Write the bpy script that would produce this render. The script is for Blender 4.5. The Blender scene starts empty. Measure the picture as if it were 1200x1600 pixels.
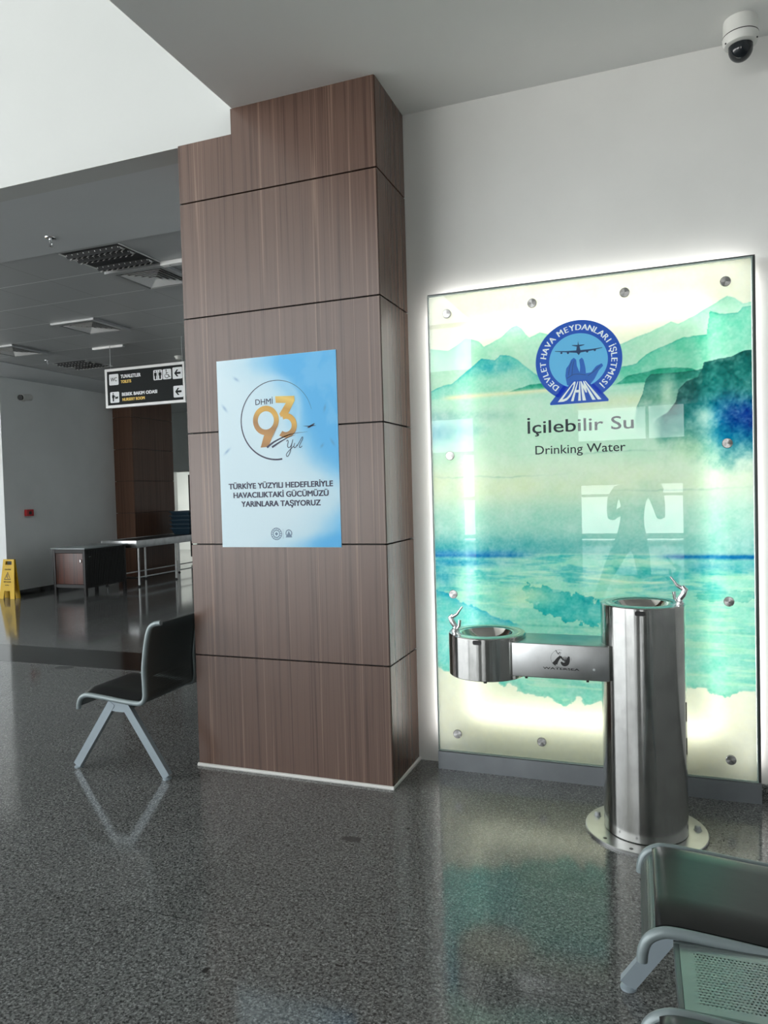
import bpy, bmesh, math, random
import numpy as np
from mathutils import Vector, Matrix
random.seed(4)
S = bpy.context.scene
COL = S.collection
PI = math.pi

# ------------------------------------------------------------------ camera, light, exposure
F_PX, YAW, PITCH, ROLL, EYE = 1132.86, 0.3579, -0.0298, -0.0274, 1.5
cd = bpy.data.cameras.new('camera')
cam = bpy.data.objects.new('camera', cd); COL.objects.link(cam)
fw = Vector((-math.sin(YAW) * math.cos(PITCH), math.cos(YAW) * math.cos(PITCH), math.sin(PITCH)))
rt = Vector((math.cos(YAW), math.sin(YAW), 0)); up = rt.cross(fw)
r2 = rt * math.cos(ROLL) + up * math.sin(ROLL); u2 = -rt * math.sin(ROLL) + up * math.cos(ROLL)
M = Matrix((r2, u2, -fw)).transposed().to_4x4(); M.translation = (0, 0, EYE)
cam.matrix_world = M
cd.sensor_fit = 'VERTICAL'; cd.sensor_height = 36.0; cd.lens = F_PX / 1600 * 36.0
cd.clip_start = 0.02; cd.clip_end = 200
S.camera = cam

W = bpy.data.worlds.new('world'); S.world = W; W.use_nodes = True
bg = W.node_tree.nodes['Background']
bg.inputs[0].default_value = (0.95, 0.98, 1.0, 1); bg.inputs[1].default_value = 7.8
# overcast sky above, pale apron below the horizon, brightened to lift the low ceiling
_nt = W.node_tree; _tc = _nt.nodes.new('ShaderNodeTexCoord'); _sp = _nt.nodes.new('ShaderNodeSeparateXYZ'); _nt.links.new(_tc.outputs['Generated'], _sp.inputs[0])
_cr = _nt.nodes.new('ShaderNodeValToRGB'); _cr.color_ramp.elements[0].position = .485; _cr.color_ramp.elements[0].color = (1.0, .99, .95, 1)
_cr.color_ramp.elements[1].position = .50; _cr.color_ramp.elements[1].color = (.60, .625, .64, 1)
_mr = _nt.nodes.new('ShaderNodeMapRange'); _mr.inputs[1].default_value = -1; _mr.inputs[2].default_value = 1
_nt.links.new(_sp.outputs[2], _mr.inputs[0]); _nt.links.new(_mr.outputs[0], _cr.inputs[0]); _nt.links.new(_cr.outputs[0], bg.inputs[0])
S.view_settings.view_transform = 'Standard'; S.view_settings.look = 'None'
S.view_settings.gamma = 1; S.view_settings.exposure = 0.42
S.view_settings.use_curve_mapping = False
S.cycles.max_bounces = 10; S.cycles.diffuse_bounces = 6; S.cycles.glossy_bounces = 5
S.cycles.transparent_max_bounces = 12; S.cycles.transmission_bounces = 6
S.cycles.sample_clamp_indirect = 6.0
S.cycles.caustics_reflective = False; S.cycles.caustics_refractive = False

def area(name, loc, direction, sx, sy, power, color=(1, 1, 1), portal=False, spread=None):
    l = bpy.data.lights.new(name, 'AREA'); l.shape = 'RECTANGLE'; l.size = sx; l.size_y = sy
    l.energy = power; l.color = color
    if spread: l.spread = spread
    if portal: l.cycles.is_portal = True
    o = bpy.data.objects.new(name, l); COL.objects.link(o); o.location = loc
    d = Vector(direction)
    o.rotation_euler = d.to_track_quat('-Z', 'Y').to_euler()
    return o

# daylight enters through the glazed facades (portals only guide the sky's own light)
area('portal_facade_low', (-10.4, -12.9, 1.75), (0, 1, 0), 11.2, 3.5, 1, portal=True)
area('portal_facade_high', (-10.4, -12.9, 6.2), (0, 1, 0), 11.2, 2.6, 1, portal=True)
area('portal_facade_bay', (-0.6, -12.9, 0.8), (0, 1, 0), 2.7, 1.5, 1, portal=True)
area('portal_side', (-15.9, -5.0, 3.9), (1, 0, 0), 7.2, 14.0, 1, portal=True)
# LED strips behind the glass: a warm ring that shines through the print and a white ring on the wall round the rim
LED_IN, LED_OUT, LED_FILL = 1.0, 1.15, 4.2
GX0, GX1, GY, GZ0, GZ1 = -1.108, 0.431, 3.712, 0.097, 2.516
gcx, gcz = (GX0 + GX1) / 2, (GZ0 + GZ1) / 2
for (x, z, sx, sz) in ((gcx, GZ1 - .19, 1.16, .07), (gcx, GZ0 + .22, 1.16, .07),
                       (GX0 + .19, gcz, .07, 1.98), (GX1 - .17, gcz, .07, 1.98)):
    o = area('led_strip_light', (x, 3.787, z), (0, -1, 0), sx, sz, LED_IN * max(sx, sz) * (.72 if sz > sx else 1), (1, .97, .86))
for (x, z, sx, sz) in ((gcx, GZ1 - .025, 1.46, .02), (GX0 + .025, gcz, .02, 2.3), (GX1 - .025, gcz, .02, 2.3)):
    o = area('rim_strip_light', (x, 3.742, z), (0, 1, 0), sx, sz, LED_OUT * max(sx, sz), (1, .97, .95))
area('print_fill_light', (gcx, 3.79, gcz), (0, -1, 0), 1.02, 1.85, LED_FILL, (1, .98, .93))  # broad fill added to even out the light through the print
# ceiling lamp of the small room beyond the far doorway
area('room_lamp_light', (-10.6, 15.3, 2.55), (0, 0, -1), 1.2, .6, 70, (1, .98, .9))

# ------------------------------------------------------------------ materials
def nodes(name):
    m = bpy.data.materials.new(name); m.use_nodes = True
    nt = m.node_tree; b = nt.nodes['Principled BSDF']
    return m, nt, b

def setp(b, **k):
    for key, v in k.items():
        b.inputs[key.replace('_', ' ')].default_value = v

def mat(name, c, rough=.5, metal=0.0, bump=0.0, bscale=40, var=0.0, vscale=6, **k):
    m, nt, b = nodes(name)
    b.inputs['Base Color'].default_value = (*c, 1); b.inputs['Roughness'].default_value = rough
    b.inputs['Metallic'].default_value = metal
    for key, v in k.items(): b.inputs[key.replace('_', ' ')].default_value = v
    tc = nt.nodes.new('ShaderNodeTexCoord')
    if var:
        n = nt.nodes.new('ShaderNodeTexNoise'); n.inputs['Scale'].default_value = vscale; n.inputs['Detail'].default_value = 5
        nt.links.new(tc.outputs['Object'], n.inputs['Vector'])
        mr = nt.nodes.new('ShaderNodeMapRange'); mr.inputs[1].default_value = .3; mr.inputs[2].default_value = .7
        mr.inputs[3].default_value = 1 - var; mr.inputs[4].default_value = 1 + var
        nt.links.new(n.outputs['Fac'], mr.inputs[0])
        mx = nt.nodes.new('ShaderNodeVectorMath'); mx.operation = 'SCALE'; mx.inputs[0].default_value = c
        nt.links.new(mr.outputs[0], mx.inputs['Scale']); nt.links.new(mx.outputs[0], b.inputs['Base Color'])
    if bump:
        n = nt.nodes.new('ShaderNodeTexNoise'); n.inputs['Scale'].default_value = bscale; n.inputs['Detail'].default_value = 4
        nt.links.new(tc.outputs['Object'], n.inputs['Vector'])
        bp = nt.nodes.new('ShaderNodeBump'); bp.inputs['Strength'].default_value = bump; bp.inputs['Distance'].default_value = .01
        nt.links.new(n.outputs['Fac'], bp.inputs['Height']); nt.links.new(bp.outputs[0], b.inputs['Normal'])
    return m

def mth(nt, op, a, b=None, c=None):
    n = nt.nodes.new('ShaderNodeMath'); n.operation = op
    for i, v in enumerate((a, b, c)):
        if v is None: continue
        if isinstance(v, (int, float)): n.inputs[i].default_value = v
        else: nt.links.new(v, n.inputs[i])
    return n.outputs[0]

def ramp(nt, fac, stops, interp='LINEAR'):
    r = nt.nodes.new('ShaderNodeValToRGB'); cr = r.color_ramp; cr.interpolation = interp
    while len(cr.elements) < len(stops): cr.elements.new(.5)
    for e, (p, c) in zip(cr.elements, stops): e.position = p; e.color = (*c, 1)
    nt.links.new(fac, r.inputs[0]); return r.outputs[0]

def mixc(nt, fac, a, b):
    n = nt.nodes.new('ShaderNodeMix'); n.data_type = 'RGBA'
    for i, v in ((0, fac), (6, a), (7, b)):
        if isinstance(v, (int, float)): n.inputs[i].default_value = v
        elif isinstance(v, tuple): n.inputs[i].default_value = (*v, 1)
        else: nt.links.new(v, n.inputs[i])
    return n.outputs[2]

def g(v): return (v * .975, v, v * .985)

def granite(name, lo, hi, grout=True, spots=True, rough=.095):
    m, nt, b = nodes(name)
    geo = nt.nodes.new('ShaderNodeNewGeometry')
    sep = nt.nodes.new('ShaderNodeSeparateXYZ'); nt.links.new(geo.outputs['Position'], sep.inputs[0])
    X, Y = sep.outputs[0], sep.outputs[1]
    vo = nt.nodes.new('ShaderNodeTexVoronoi'); vo.inputs['Scale'].default_value = 210
    nt.links.new(geo.outputs['Position'], vo.inputs['Vector'])
    sc = nt.nodes.new('ShaderNodeSeparateColor'); nt.links.new(vo.outputs['Color'], sc.inputs[0])
    c = ramp(nt, sc.outputs[0], [(0, g(lo)), (.35, g(lo * 1.6)), (.55, g((lo + hi) * .42)), (.85, g(hi * .75)), (1, g(hi * 1.5))])
    n = nt.nodes.new('ShaderNodeTexNoise'); n.inputs['Scale'].default_value = 90; n.inputs['Detail'].default_value = 3
    nt.links.new(geo.outputs['Position'], n.inputs['Vector'])
    c = mixc(nt, .45, c, ramp(nt, n.outputs['Fac'], [(.35, g(lo)), (.62, g(hi))]))
    big = nt.nodes.new('ShaderNodeTexNoise'); big.inputs['Scale'].default_value = 1.1; big.inputs['Detail'].default_value = 3
    nt.links.new(geo.outputs['Position'], big.inputs['Vector'])
    if grout:
        tx = mth(nt, 'FLOOR', mth(nt, 'DIVIDE', mth(nt, 'ADD', X, .51), .6)); ty = mth(nt, 'FLOOR', mth(nt, 'DIVIDE', mth(nt, 'SUBTRACT', Y, 2.107), .6))
        wn = nt.nodes.new('ShaderNodeTexWhiteNoise'); wn.noise_dimensions = '2D'
        cb = nt.nodes.new('ShaderNodeCombineXYZ'); nt.links.new(tx, cb.inputs[0]); nt.links.new(ty, cb.inputs[1]); nt.links.new(cb.outputs[0], wn.inputs['Vector'])
        tv = mth(nt, 'ADD', mth(nt, 'MULTIPLY', wn.outputs['Value'], .16), .92)
        vm = nt.nodes.new('ShaderNodeVectorMath'); vm.operation = 'SCALE'; nt.links.new(c, vm.inputs[0]); nt.links.new(tv, vm.inputs['Scale']); c = vm.outputs[0]
        gx = mth(nt, 'PINGPONG', mth(nt, 'ADD', X, .51), .3); gy = mth(nt, 'PINGPONG', mth(nt, 'SUBTRACT', Y, 2.107), .3)
        line = mth(nt, 'LESS_THAN', mth(nt, 'MINIMUM', gx, gy), .0013)
        lc = ramp(nt, big.outputs['Fac'], [(.42, g(.02)), (.5, g(.09)), (.62, g(.28))])
        c = mixc(nt, mth(nt, 'MULTIPLY', line, .8), c, lc)
    if spots:
        nz = nt.nodes.new('ShaderNodeTexNoise'); nz.inputs['Scale'].default_value = 60
        nt.links.new(geo.outputs['Position'], nz.inputs['Vector'])
        wob = mth(nt, 'ADD', mth(nt, 'MULTIPLY', nz.outputs['Fac'], .7), .65)
        for (sx, sy, rx, ry, dk) in ((-1.247, 2.829, .046, .022, .05), (-1.353, 1.894, .010, .013, .012), (-1.911, 2.064, .009, .007, .012),
                                     (-1.403, 2.231, .004, .005, .02), (-.959, 2.046, .014, .004, .015), (-1.045, 2.991, .008, .01, .02),
                                     (-4.95, 5.0, .09, .06, .04), (-2.35, 2.93, .01, .01, .012), (-.75, 2.75, .008, .012, .02), (-1.03, 2.26, .006, .009, .02)):
            dx = mth(nt, 'DIVIDE', mth(nt, 'SUBTRACT', X, sx), rx); dy = mth(nt, 'DIVIDE', mth(nt, 'SUBTRACT', Y, sy), ry)
            d = mth(nt, 'MULTIPLY', mth(nt, 'SQRT', mth(nt, 'ADD', mth(nt, 'MULTIPLY', dx, dx), mth(nt, 'MULTIPLY', dy, dy))), wob)
            c = mixc(nt, mth(nt, 'MULTIPLY', mth(nt, 'LESS_THAN', d, 1.0), .85), c, (dk, dk, dk))
    b.inputs['IOR'].default_value = 1.6
    nt.links.new(c, b.inputs['Base Color'])
    rr = nt.nodes.new('ShaderNodeMapRange'); rr.inputs[3].default_value = rough * .75; rr.inputs[4].default_value = rough * 1.35
    nt.links.new(big.outputs['Fac'], rr.inputs[0]); nt.links.new(rr.outputs[0], b.inputs['Roughness'])
    return m

def wood(name, dark, mid, light, axis=0, rough=.32, scale=1.0):
    """veneer with fine vertical streaks"""
    m, nt, b = nodes(name)
    tc = nt.nodes.new('ShaderNodeTexCoord')
    geo = nt.nodes.new('ShaderNodeNewGeometry')
    mp = nt.nodes.new('ShaderNodeMapping'); mp.inputs['Scale'].default_value = (38 * scale, 38 * scale, .35)
    nt.links.new(geo.outputs['Position'], mp.inputs['Vector'])
    n1 = nt.nodes.new('ShaderNodeTexNoise'); n1.inputs['Scale'].default_value = 1; n1.inputs['Detail'].default_value = 3
    nt.links.new(mp.outputs[0], n1.inputs['Vector'])
    mp2 = nt.nodes.new('ShaderNodeMapping'); mp2.inputs['Scale'].default_value = (170 * scale, 170 * scale, 1.6)
    nt.links.new(geo.outputs['Position'], mp2.inputs['Vector'])
    n2 = nt.nodes.new('ShaderNodeTexNoise'); n2.inputs['Scale'].default_value = 1; n2.inputs['Detail'].default_value = 4
    nt.links.new(mp2.outputs[0], n2.inputs['Vector'])
    mp3 = nt.nodes.new('ShaderNodeMapping'); mp3.inputs['Scale'].default_value = (24 * scale, 24 * scale, .12)
    nt.links.new(geo.outputs['Position'], mp3.inputs['Vector'])
    n3 = nt.nodes.new('ShaderNodeTexNoise'); n3.inputs['Scale'].default_value = 1; n3.inputs['Detail'].default_value = 2
    nt.links.new(mp3.outputs[0], n3.inputs['Vector'])
    f = mth(nt, 'ADD', mth(nt, 'MULTIPLY', n1.outputs['Fac'], .55), mth(nt, 'MULTIPLY', n2.outputs['Fac'], .45))
    c = ramp(nt, f, [(.36, dark), (.5, mid), (.66, mid)])
    st = ramp(nt, n3.outputs['Fac'], [(.575, g(0)), (.60, g(1)), (.625, g(0)), (1, g(0))])
    sc = nt.nodes.new('ShaderNodeSeparateColor'); nt.links.new(st, sc.inputs[0])
    c = mixc(nt, mth(nt, 'MULTIPLY', sc.outputs[0], .75), c, light)
    nt.links.new(c, b.inputs['Base Color']); b.inputs['Roughness'].default_value = rough
    return m

def steel(name, base, rough, aniso=.0, axis='Z', ROT=.25):
    m, nt, b = nodes(name)
    b.inputs['Metallic'].default_value = 1; b.inputs['Base Color'].default_value = (*base, 1)
    tc = nt.nodes.new('ShaderNodeTexCoord')
    mp = nt.nodes.new('ShaderNodeMapping'); mp.inputs['Scale'].default_value = (60, 60, 2.0)
    nt.links.new(tc.outputs['Object'], mp.inputs['Vector'])
    n = nt.nodes.new('ShaderNodeTexNoise'); n.inputs['Scale'].default_value = 3; n.inputs['Detail'].default_value = 4
    nt.links.new(mp.outputs[0], n.inputs['Vector'])
    n2 = nt.nodes.new('ShaderNodeTexNoise'); n2.inputs['Scale'].default_value = 9; n2.inputs['Detail'].default_value = 5
    nt.links.new(tc.outputs['Object'], n2.inputs['Vector'])
    mr = nt.nodes.new('ShaderNodeMapRange'); mr.inputs[3].default_value = rough * .75; mr.inputs[4].default_value = rough * 1.3
    nt.links.new(mth(nt, 'ADD', mth(nt, 'MULTIPLY', n.outputs['Fac'], .5), mth(nt, 'MULTIPLY', n2.outputs['Fac'], .5)), mr.inputs[0])
    nt.links.new(mr.outputs[0], b.inputs['Roughness'])
    cc = ramp(nt, n2.outputs['Fac'], [(.3, tuple(x * .8 for x in base)), (.55, base)])
    nt.links.new(cc, b.inputs['Base Color'])
    if aniso:
        b.inputs['Anisotropic'].default_value = aniso
        tg = nt.nodes.new('ShaderNodeTangent'); tg.direction_type = 'RADIAL'; tg.axis = axis
        nt.links.new(tg.outputs[0], b.inputs['Tangent']); b.inputs['Anisotropic Rotation'].default_value = ROT
    return m

def vcol(name, rough=.6, translucent=0.0, gain=1.0):
    m, nt, b = nodes(name)
    a = nt.nodes.new('ShaderNodeVertexColor'); a.layer_name = 'print'
    b.inputs['Roughness'].default_value = rough
    if not translucent:
        nt.links.new(a.outputs[0], b.inputs['Base Color']); return m
    d = nt.nodes.new('ShaderNodeBsdfDiffuse'); t = nt.nodes.new('ShaderNodeBsdfTranslucent'); mx = nt.nodes.new('ShaderNodeMixShader')
    nt.links.new(a.outputs[0], d.inputs[0]); nt.links.new(a.outputs[0], t.inputs[0])
    mx.inputs[0].default_value = translucent
    nt.links.new(d.outputs[0], mx.inputs[1]); nt.links.new(t.outputs[0], mx.inputs[2])
    nt.links.new(mx.outputs[0], nt.nodes['Material Output'].inputs[0]); return m

def glass_mat(name, tint=(.93, .97, .95), refl=1.0):
    m, nt, b = nodes(name)
    fr = nt.nodes.new('ShaderNodeFresnel'); fr.inputs[0].default_value = 1.5
    tr = nt.nodes.new('ShaderNodeBsdfTransparent'); tr.inputs[0].default_value = (*tint, 1)
    gl = nt.nodes.new('ShaderNodeBsdfGlossy'); gl.inputs['Roughness'].default_value = 0.0
    mx = nt.nodes.new('ShaderNodeMixShader')
    nt.links.new(mth(nt, 'MULTIPLY', fr.outputs[0], refl), mx.inputs[0])
    nt.links.new(tr.outputs[0], mx.inputs[1]); nt.links.new(gl.outputs[0], mx.inputs[2])
    nt.links.new(mx.outputs[0], nt.nodes['Material Output'].inputs[0]); return m

def perforated(name, c, rough=.35, metal=1.0, pitch=.0082, rad=.0026):
    m, nt, b = nodes(name)
    b.inputs['Base Color'].default_value = (*c, 1); b.inputs['Roughness'].default_value = rough; b.inputs['Metallic'].default_value = metal
    uv = nt.nodes.new('ShaderNodeUVMap'); uv.uv_map = 'uv'
    sp = nt.nodes.new('ShaderNodeSeparateXYZ'); nt.links.new(uv.outputs[0], sp.inputs[0])
    px, py = pitch, pitch * 2.3
    def dots(ox, oy):
        x = mth(nt, 'SUBTRACT', mth(nt, 'FRACT', mth(nt, 'ADD', mth(nt, 'DIVIDE', sp.outputs[0], px), ox)), .5)
        y = mth(nt, 'SUBTRACT', mth(nt, 'FRACT', mth(nt, 'ADD', mth(nt, 'DIVIDE', sp.outputs[1], py), oy)), .5)
        x = mth(nt, 'MULTIPLY', x, px); y = mth(nt, 'MULTIPLY', y, py)
        return mth(nt, 'SQRT', mth(nt, 'ADD', mth(nt, 'MULTIPLY', x, x), mth(nt, 'MULTIPLY', y, y)))
    hole = mth(nt, 'LESS_THAN', mth(nt, 'MINIMUM', dots(0, 0), dots(.5, .5)), rad)
    tr = nt.nodes.new('ShaderNodeBsdfTransparent'); mx = nt.nodes.new('ShaderNodeMixShader')
    nt.links.new(hole, mx.inputs[0]); nt.links.new(b.outputs[0], mx.inputs[1]); nt.links.new(tr.outputs[0], mx.inputs[2])
    nt.links.new(mx.outputs[0], nt.nodes['Material Output'].inputs[0]); return m

def tiles_mat(name):
    """metal ceiling tiles in a 0.6 m grid"""
    m, nt, b = nodes(name)
    geo = nt.nodes.new('ShaderNodeNewGeometry'); sep = nt.nodes.new('ShaderNodeSeparateXYZ'); nt.links.new(geo.outputs['Position'], sep.inputs[0])
    gx = mth(nt, 'PINGPONG', mth(nt, 'ADD', sep.outputs[0], 3.75), .3); gy = mth(nt, 'PINGPONG', mth(nt, 'SUBTRACT', sep.outputs[1], 5.0), .3)
    lx = mth(nt, 'LESS_THAN', gx, .0025); ly = mth(nt, 'LESS_THAN', gy, .005)
    c = mixc(nt, lx, (.42, .44, .45), (.16, .17, .17)); c = mixc(nt, ly, c, (.85, .87, .87))
    nt.links.new(c, b.inputs['Base Color']); b.inputs['Roughness'].default_value = .42
    return m

M = dict(
    floor=granite('speckled_granite', .024, .30),
    black_granite=granite('black_granite', .004, .016, grout=True, spots=False, rough=.1),
    base_granite=granite('skirting_granite', .03, .35, grout=False, spots=False, rough=.2),
    wall=mat('white_plaster', (.78, .785, .765), .55, bump=.12, bscale=14, var=.03, vscale=2.5),
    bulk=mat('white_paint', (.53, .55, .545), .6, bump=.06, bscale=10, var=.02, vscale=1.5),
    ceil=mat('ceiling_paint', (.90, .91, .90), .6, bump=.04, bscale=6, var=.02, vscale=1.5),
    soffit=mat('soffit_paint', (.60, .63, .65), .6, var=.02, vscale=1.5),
    farwall=mat('hall_wall_paint', (.85, .88, .88), .5, bump=.05, bscale=8, var=.05, vscale=1.2),
    tiles=tiles_mat('metal_ceiling_tiles'),
    wood=wood('walnut_veneer', (.070, .038, .028), (.130, .078, .060), (.27, .175, .13), rough=.27),
    wood2=wood('dark_veneer', (.06, .03, .02), (.13, .065, .04), (.17, .10, .07), rough=.3),
    black=mat('black_plastic', (.012, .012, .013), .4),
    joint=mat('joint_black', (.012, .010, .009), .7),
    sealant=mat('white_sealant', (.78, .77, .74), .6, bump=.3, bscale=60),
    steel=steel('brushed_steel', (.46, .46, .445), .15, aniso=.75),
    steel_flat=steel('satin_steel', (.55, .56, .56), .30),
    mirror=steel('polished_bowl', (.60, .58, .55), .07),
    chrome=mat('chrome', (.80, .81, .83), .05, 1.0),
    plinth=mat('grey_plinth_metal', (.30, .32, .34), .38, .75, var=.08, vscale=8),
    frame=mat('dark_frame_metal', (.10, .11, .11), .4, .6),
    glass_edge=mat('glass_edge_green', (.30, .38, .36), .2),
    glass=glass_mat('panel_glass', refl=.58),
    tube=mat('grey_green_powder_coat', (.25, .30, .31), .33, .15),
    leg=mat('pale_blue_powder_coat', (.31, .37, .41), .36, .15),
    seatsheet=mat('grey_sheet_metal', (.17, .20, .20), .36, .75),
    perf=perforated('perforated_sheet', (.17, .20, .20), .36, .75),
    plate=mat('plate_metal', (.36, .39, .385), .30, .9, var=.05, vscale=9),
    plate_perf=perforated('perforated_plate', (.36, .39, .385), .30, .9),
    vinyl=mat('black_vinyl', (.010, .011, .011), .30, bump=.08, bscale=9),
    white_plastic=mat('white_plastic', (.74, .75, .72), .4),
    dome=mat('smoked_dome', (.012, .016, .02), .06),
    grey=mat('grey_metal', (.45, .47, .48), .4, .4),
    dark=mat('dark_grey', (.03, .032, .034), .5),
    yellow=mat('yellow_plastic', (.72, .46, .02), .4, var=.05),
    red=mat('red_plastic', (.50, .015, .02), .4),
    sign_black=mat('sign_black_face', (.010, .013, .014), .6, Specular_IOR_Level=.15),
    sign_white=mat('sign_white_film', (.80, .83, .86), .45),
    sign_yellow=mat('sign_yellow_film', (.85, .58, .09), .45),
    mahogany=wood('reddish_timber', (.02, .008, .006), (.085, .026, .016), (.14, .05, .03), rough=.35, scale=.8),
    darkwood=mat('blackened_timber', (.008, .007, .007), .5, bump=.1, bscale=30),
    tabletop=mat('grey_laminate', (.30, .34, .35), .25),
    crate=mat('dark_blue_plastic', (.018, .045, .07), .45),
    navy=mat('navy_ink', (.018, .02, .065), .5),
    ink=mat('print_ink_dark', (.008, .010, .035), .4),
    etch=mat('etched_mark', (.02, .02, .02), .5),
    louver=mat('lamp_louver_aluminium', (.88, .90, .92), .12, 1.0),
    alu=mat('white_aluminium', (.82, .83, .83), .35),
    skin=mat('skin', (.45, .27, .19), .5),
    hair=mat('dark_hair', (.012, .01, .009), .5),
    mullion=mat('mullion_grey', (.30, .32, .33), .4, .5),
    backwall=mat('rear_wall_paint', (.42, .43, .42), .6, var=.03),
)
# ------------------------------------------------------------------ mesh helpers
ORG = {}
class MB:
    def __init__(s): s.v = []; s.f = []; s.mi = []; s.cur = 0; s.uv = {}
    def add(s, vs, fs):
        o = len(s.v); s.v += [tuple(p) for p in vs]
        for f in fs: s.f.append(tuple(i + o for i in f)); s.mi.append(s.cur)
        return s
    def box(s, x0, x1, y0, y1, z0, z1, bev=0):
        if bev <= 0:
            vs = [(x, y, z) for x in (x0, x1) for y in (y0, y1) for z in (z0, z1)]
            return s.add(vs, [(0, 1, 3, 2), (4, 6, 7, 5), (0, 4, 5, 1), (2, 3, 7, 6), (0, 2, 6, 4), (1, 5, 7, 3)])
        b = bmesh.new(); bmesh.ops.create_cube(b, size=1)
        for v in b.verts: v.co = Vector(((x0 + x1) / 2 + v.co.x * (x1 - x0), (y0 + y1) / 2 + v.co.y * (y1 - y0), (z0 + z1) / 2 + v.co.z * (z1 - z0)))
        bmesh.ops.bevel(b, geom=b.edges[:], offset=bev, segments=3, affect='EDGES', profile=.5)
        b.verts.index_update(); s.add([v.co[:] for v in b.verts], [[v.index for v in f.verts] for f in b.faces]); b.free(); return s
    def lathe(s, prof, c=(0, 0, 0), n=48, axis='Z', cap0=True, cap1=True):
        vs = []; k = len(prof)
        for i in range(n):
            a = 2 * PI * i / n
            for r, h in prof:
                p = (r * math.cos(a), r * math.sin(a), h)
                if axis == 'Y': p = (p[0], p[2], p[1])
                if axis == 'X': p = (p[2], p[0], p[1])
                vs.append((c[0] + p[0], c[1] + p[1], c[2] + p[2]))
        fs = []
        for i in range(n):
            j = (i + 1) % n
            for t in range(k - 1): fs.append((i * k + t, j * k + t, j * k + t + 1, i * k + t + 1))
        if cap0 and prof[0][0] > 1e-6: fs.append(tuple(i * k for i in range(n))[::-1])
        if cap1 and prof[-1][0] > 1e-6: fs.append(tuple(i * k + k - 1 for i in range(n)))
        return s.add(vs, fs)
    def cyl(s, c, r, h, n=32, axis='Z'):
        return s.lathe([(r, 0), (r, h)], c, n, axis)
    def tube(s, path, r, n=12, closed=False):
        P = [Vector(p) for p in path]; k = len(P); vs = []; rs = r if isinstance(r, (list, tuple)) else [r] * k
        prev = None
        for i, p in enumerate(P):
            if closed: t = P[(i + 1) % k] - P[i - 1]
            else: t = P[min(i + 1, k - 1)] - P[max(i - 1, 0)]
            t.normalize()
            if prev is None:
                a = Vector((0, 0, 1)) if abs(t.z) < .9 else Vector((1, 0, 0)); u = t.cross(a).normalized()
            else: u = (prev - t * prev.dot(t)).normalized()
            prev = u; w = t.cross(u)
            for j in range(n):
                a = 2 * PI * j / n; vs.append(p + (u * math.cos(a) + w * math.sin(a)) * rs[i])
        fs = []
        for i in range(k if closed else k - 1):
            i2 = (i + 1) % k
            for j in range(n): fs.append((i * n + j, i * n + (j + 1) % n, i2 * n + (j + 1) % n, i2 * n + j))
        if not closed: fs += [tuple(range(n))[::-1], tuple((k - 1) * n + j for j in range(n))]
        return s.add(vs, fs)
    def bar(s, a, b, w, h, side=(0, 1, 0)):
        """rectangular bar from a to b; h is its width along side, w across"""
        a, b = Vector(a), Vector(b); t = (b - a).normalized(); u = Vector(side); u = (u - t * u.dot(t)).normalized(); q = t.cross(u)
        vs = [p + q * sx * w / 2 + u * sy * h / 2 for p in (a, b) for sx, sy in ((-1, -1), (1, -1), (1, 1), (-1, 1))]
        return s.add(vs, [(0, 1, 2, 3), (7, 6, 5, 4), (0, 4, 5, 1), (1, 5, 6, 2), (2, 6, 7, 3), (3, 7, 4, 0)])
    def prism(s, poly, y0, y1, plane='XZ'):
        """a 2D outline with thickness"""
        n = len(poly)
        mk = (lambda p, t: (p[0], t, p[1])) if plane == 'XZ' else ((lambda p, t: (p[0], p[1], t)) if plane == 'XY' else (lambda p, t: (t, p[0], p[1])))
        vs = [mk(p, y0) for p in poly] + [mk(p, y1) for p in poly]
        fs = [tuple(range(n)), tuple(range(n, 2 * n))[::-1]] + [(i, (i + 1) % n, n + (i + 1) % n, n + i) for i in range(n)]
        return s.add(vs, fs)
    def build(s, name, mats, parent=None, smooth=True, ang=35):
        me = bpy.data.meshes.new(name)
        o0 = ORG.get(parent.name, (0, 0, 0)) if parent else (0, 0, 0)
        me.from_pydata([(x - o0[0], y - o0[1], z - o0[2]) for x, y, z in s.v], [], s.f)
        for mm in (mats if isinstance(mats, (list, tuple)) else [mats]): me.materials.append(mm)
        me.polygons.foreach_set('material_index', s.mi)
        b = bmesh.new(); b.from_mesh(me); bmesh.ops.recalc_face_normals(b, faces=b.faces[:]); b.to_mesh(me); b.free()
        if smooth:
            me.polygons.foreach_set('use_smooth', [True] * len(me.polygons)); me.set_sharp_from_angle(angle=math.radians(ang))
        me.update()
        o = bpy.data.objects.new(name, me); COL.objects.link(o)
        if parent: o.parent = parent; ORG[o.name] = o0
        return o

def tag(o, label=None, cat=None, group=None, kind=None):
    if label: o['label'] = label
    if cat: o['category'] = cat
    if group: o['group'] = group
    if kind: o['kind'] = kind
    return o
def thing(name, loc, label, cat, group=None, local=False, rz=0, kind=None):
    o = bpy.data.objects.new(name, None); COL.objects.link(o); o.location = loc; o.rotation_euler = (0, 0, rz)
    o.empty_display_size = .1
    ORG[o.name] = (0, 0, 0) if local else tuple(loc)
    return tag(o, label, cat, group, kind)
def struct(name, mb, m, label, cat, parent=None, **k):
    o = mb.build(name, m, parent, **k); return tag(o, label, cat, None, 'structure')
def copy_tree(o, parent=None):
    c = o.copy(); COL.objects.link(c)
    if parent: c.parent = parent
    for ch in list(o.children): copy_tree(ch, c)
    return c

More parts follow.
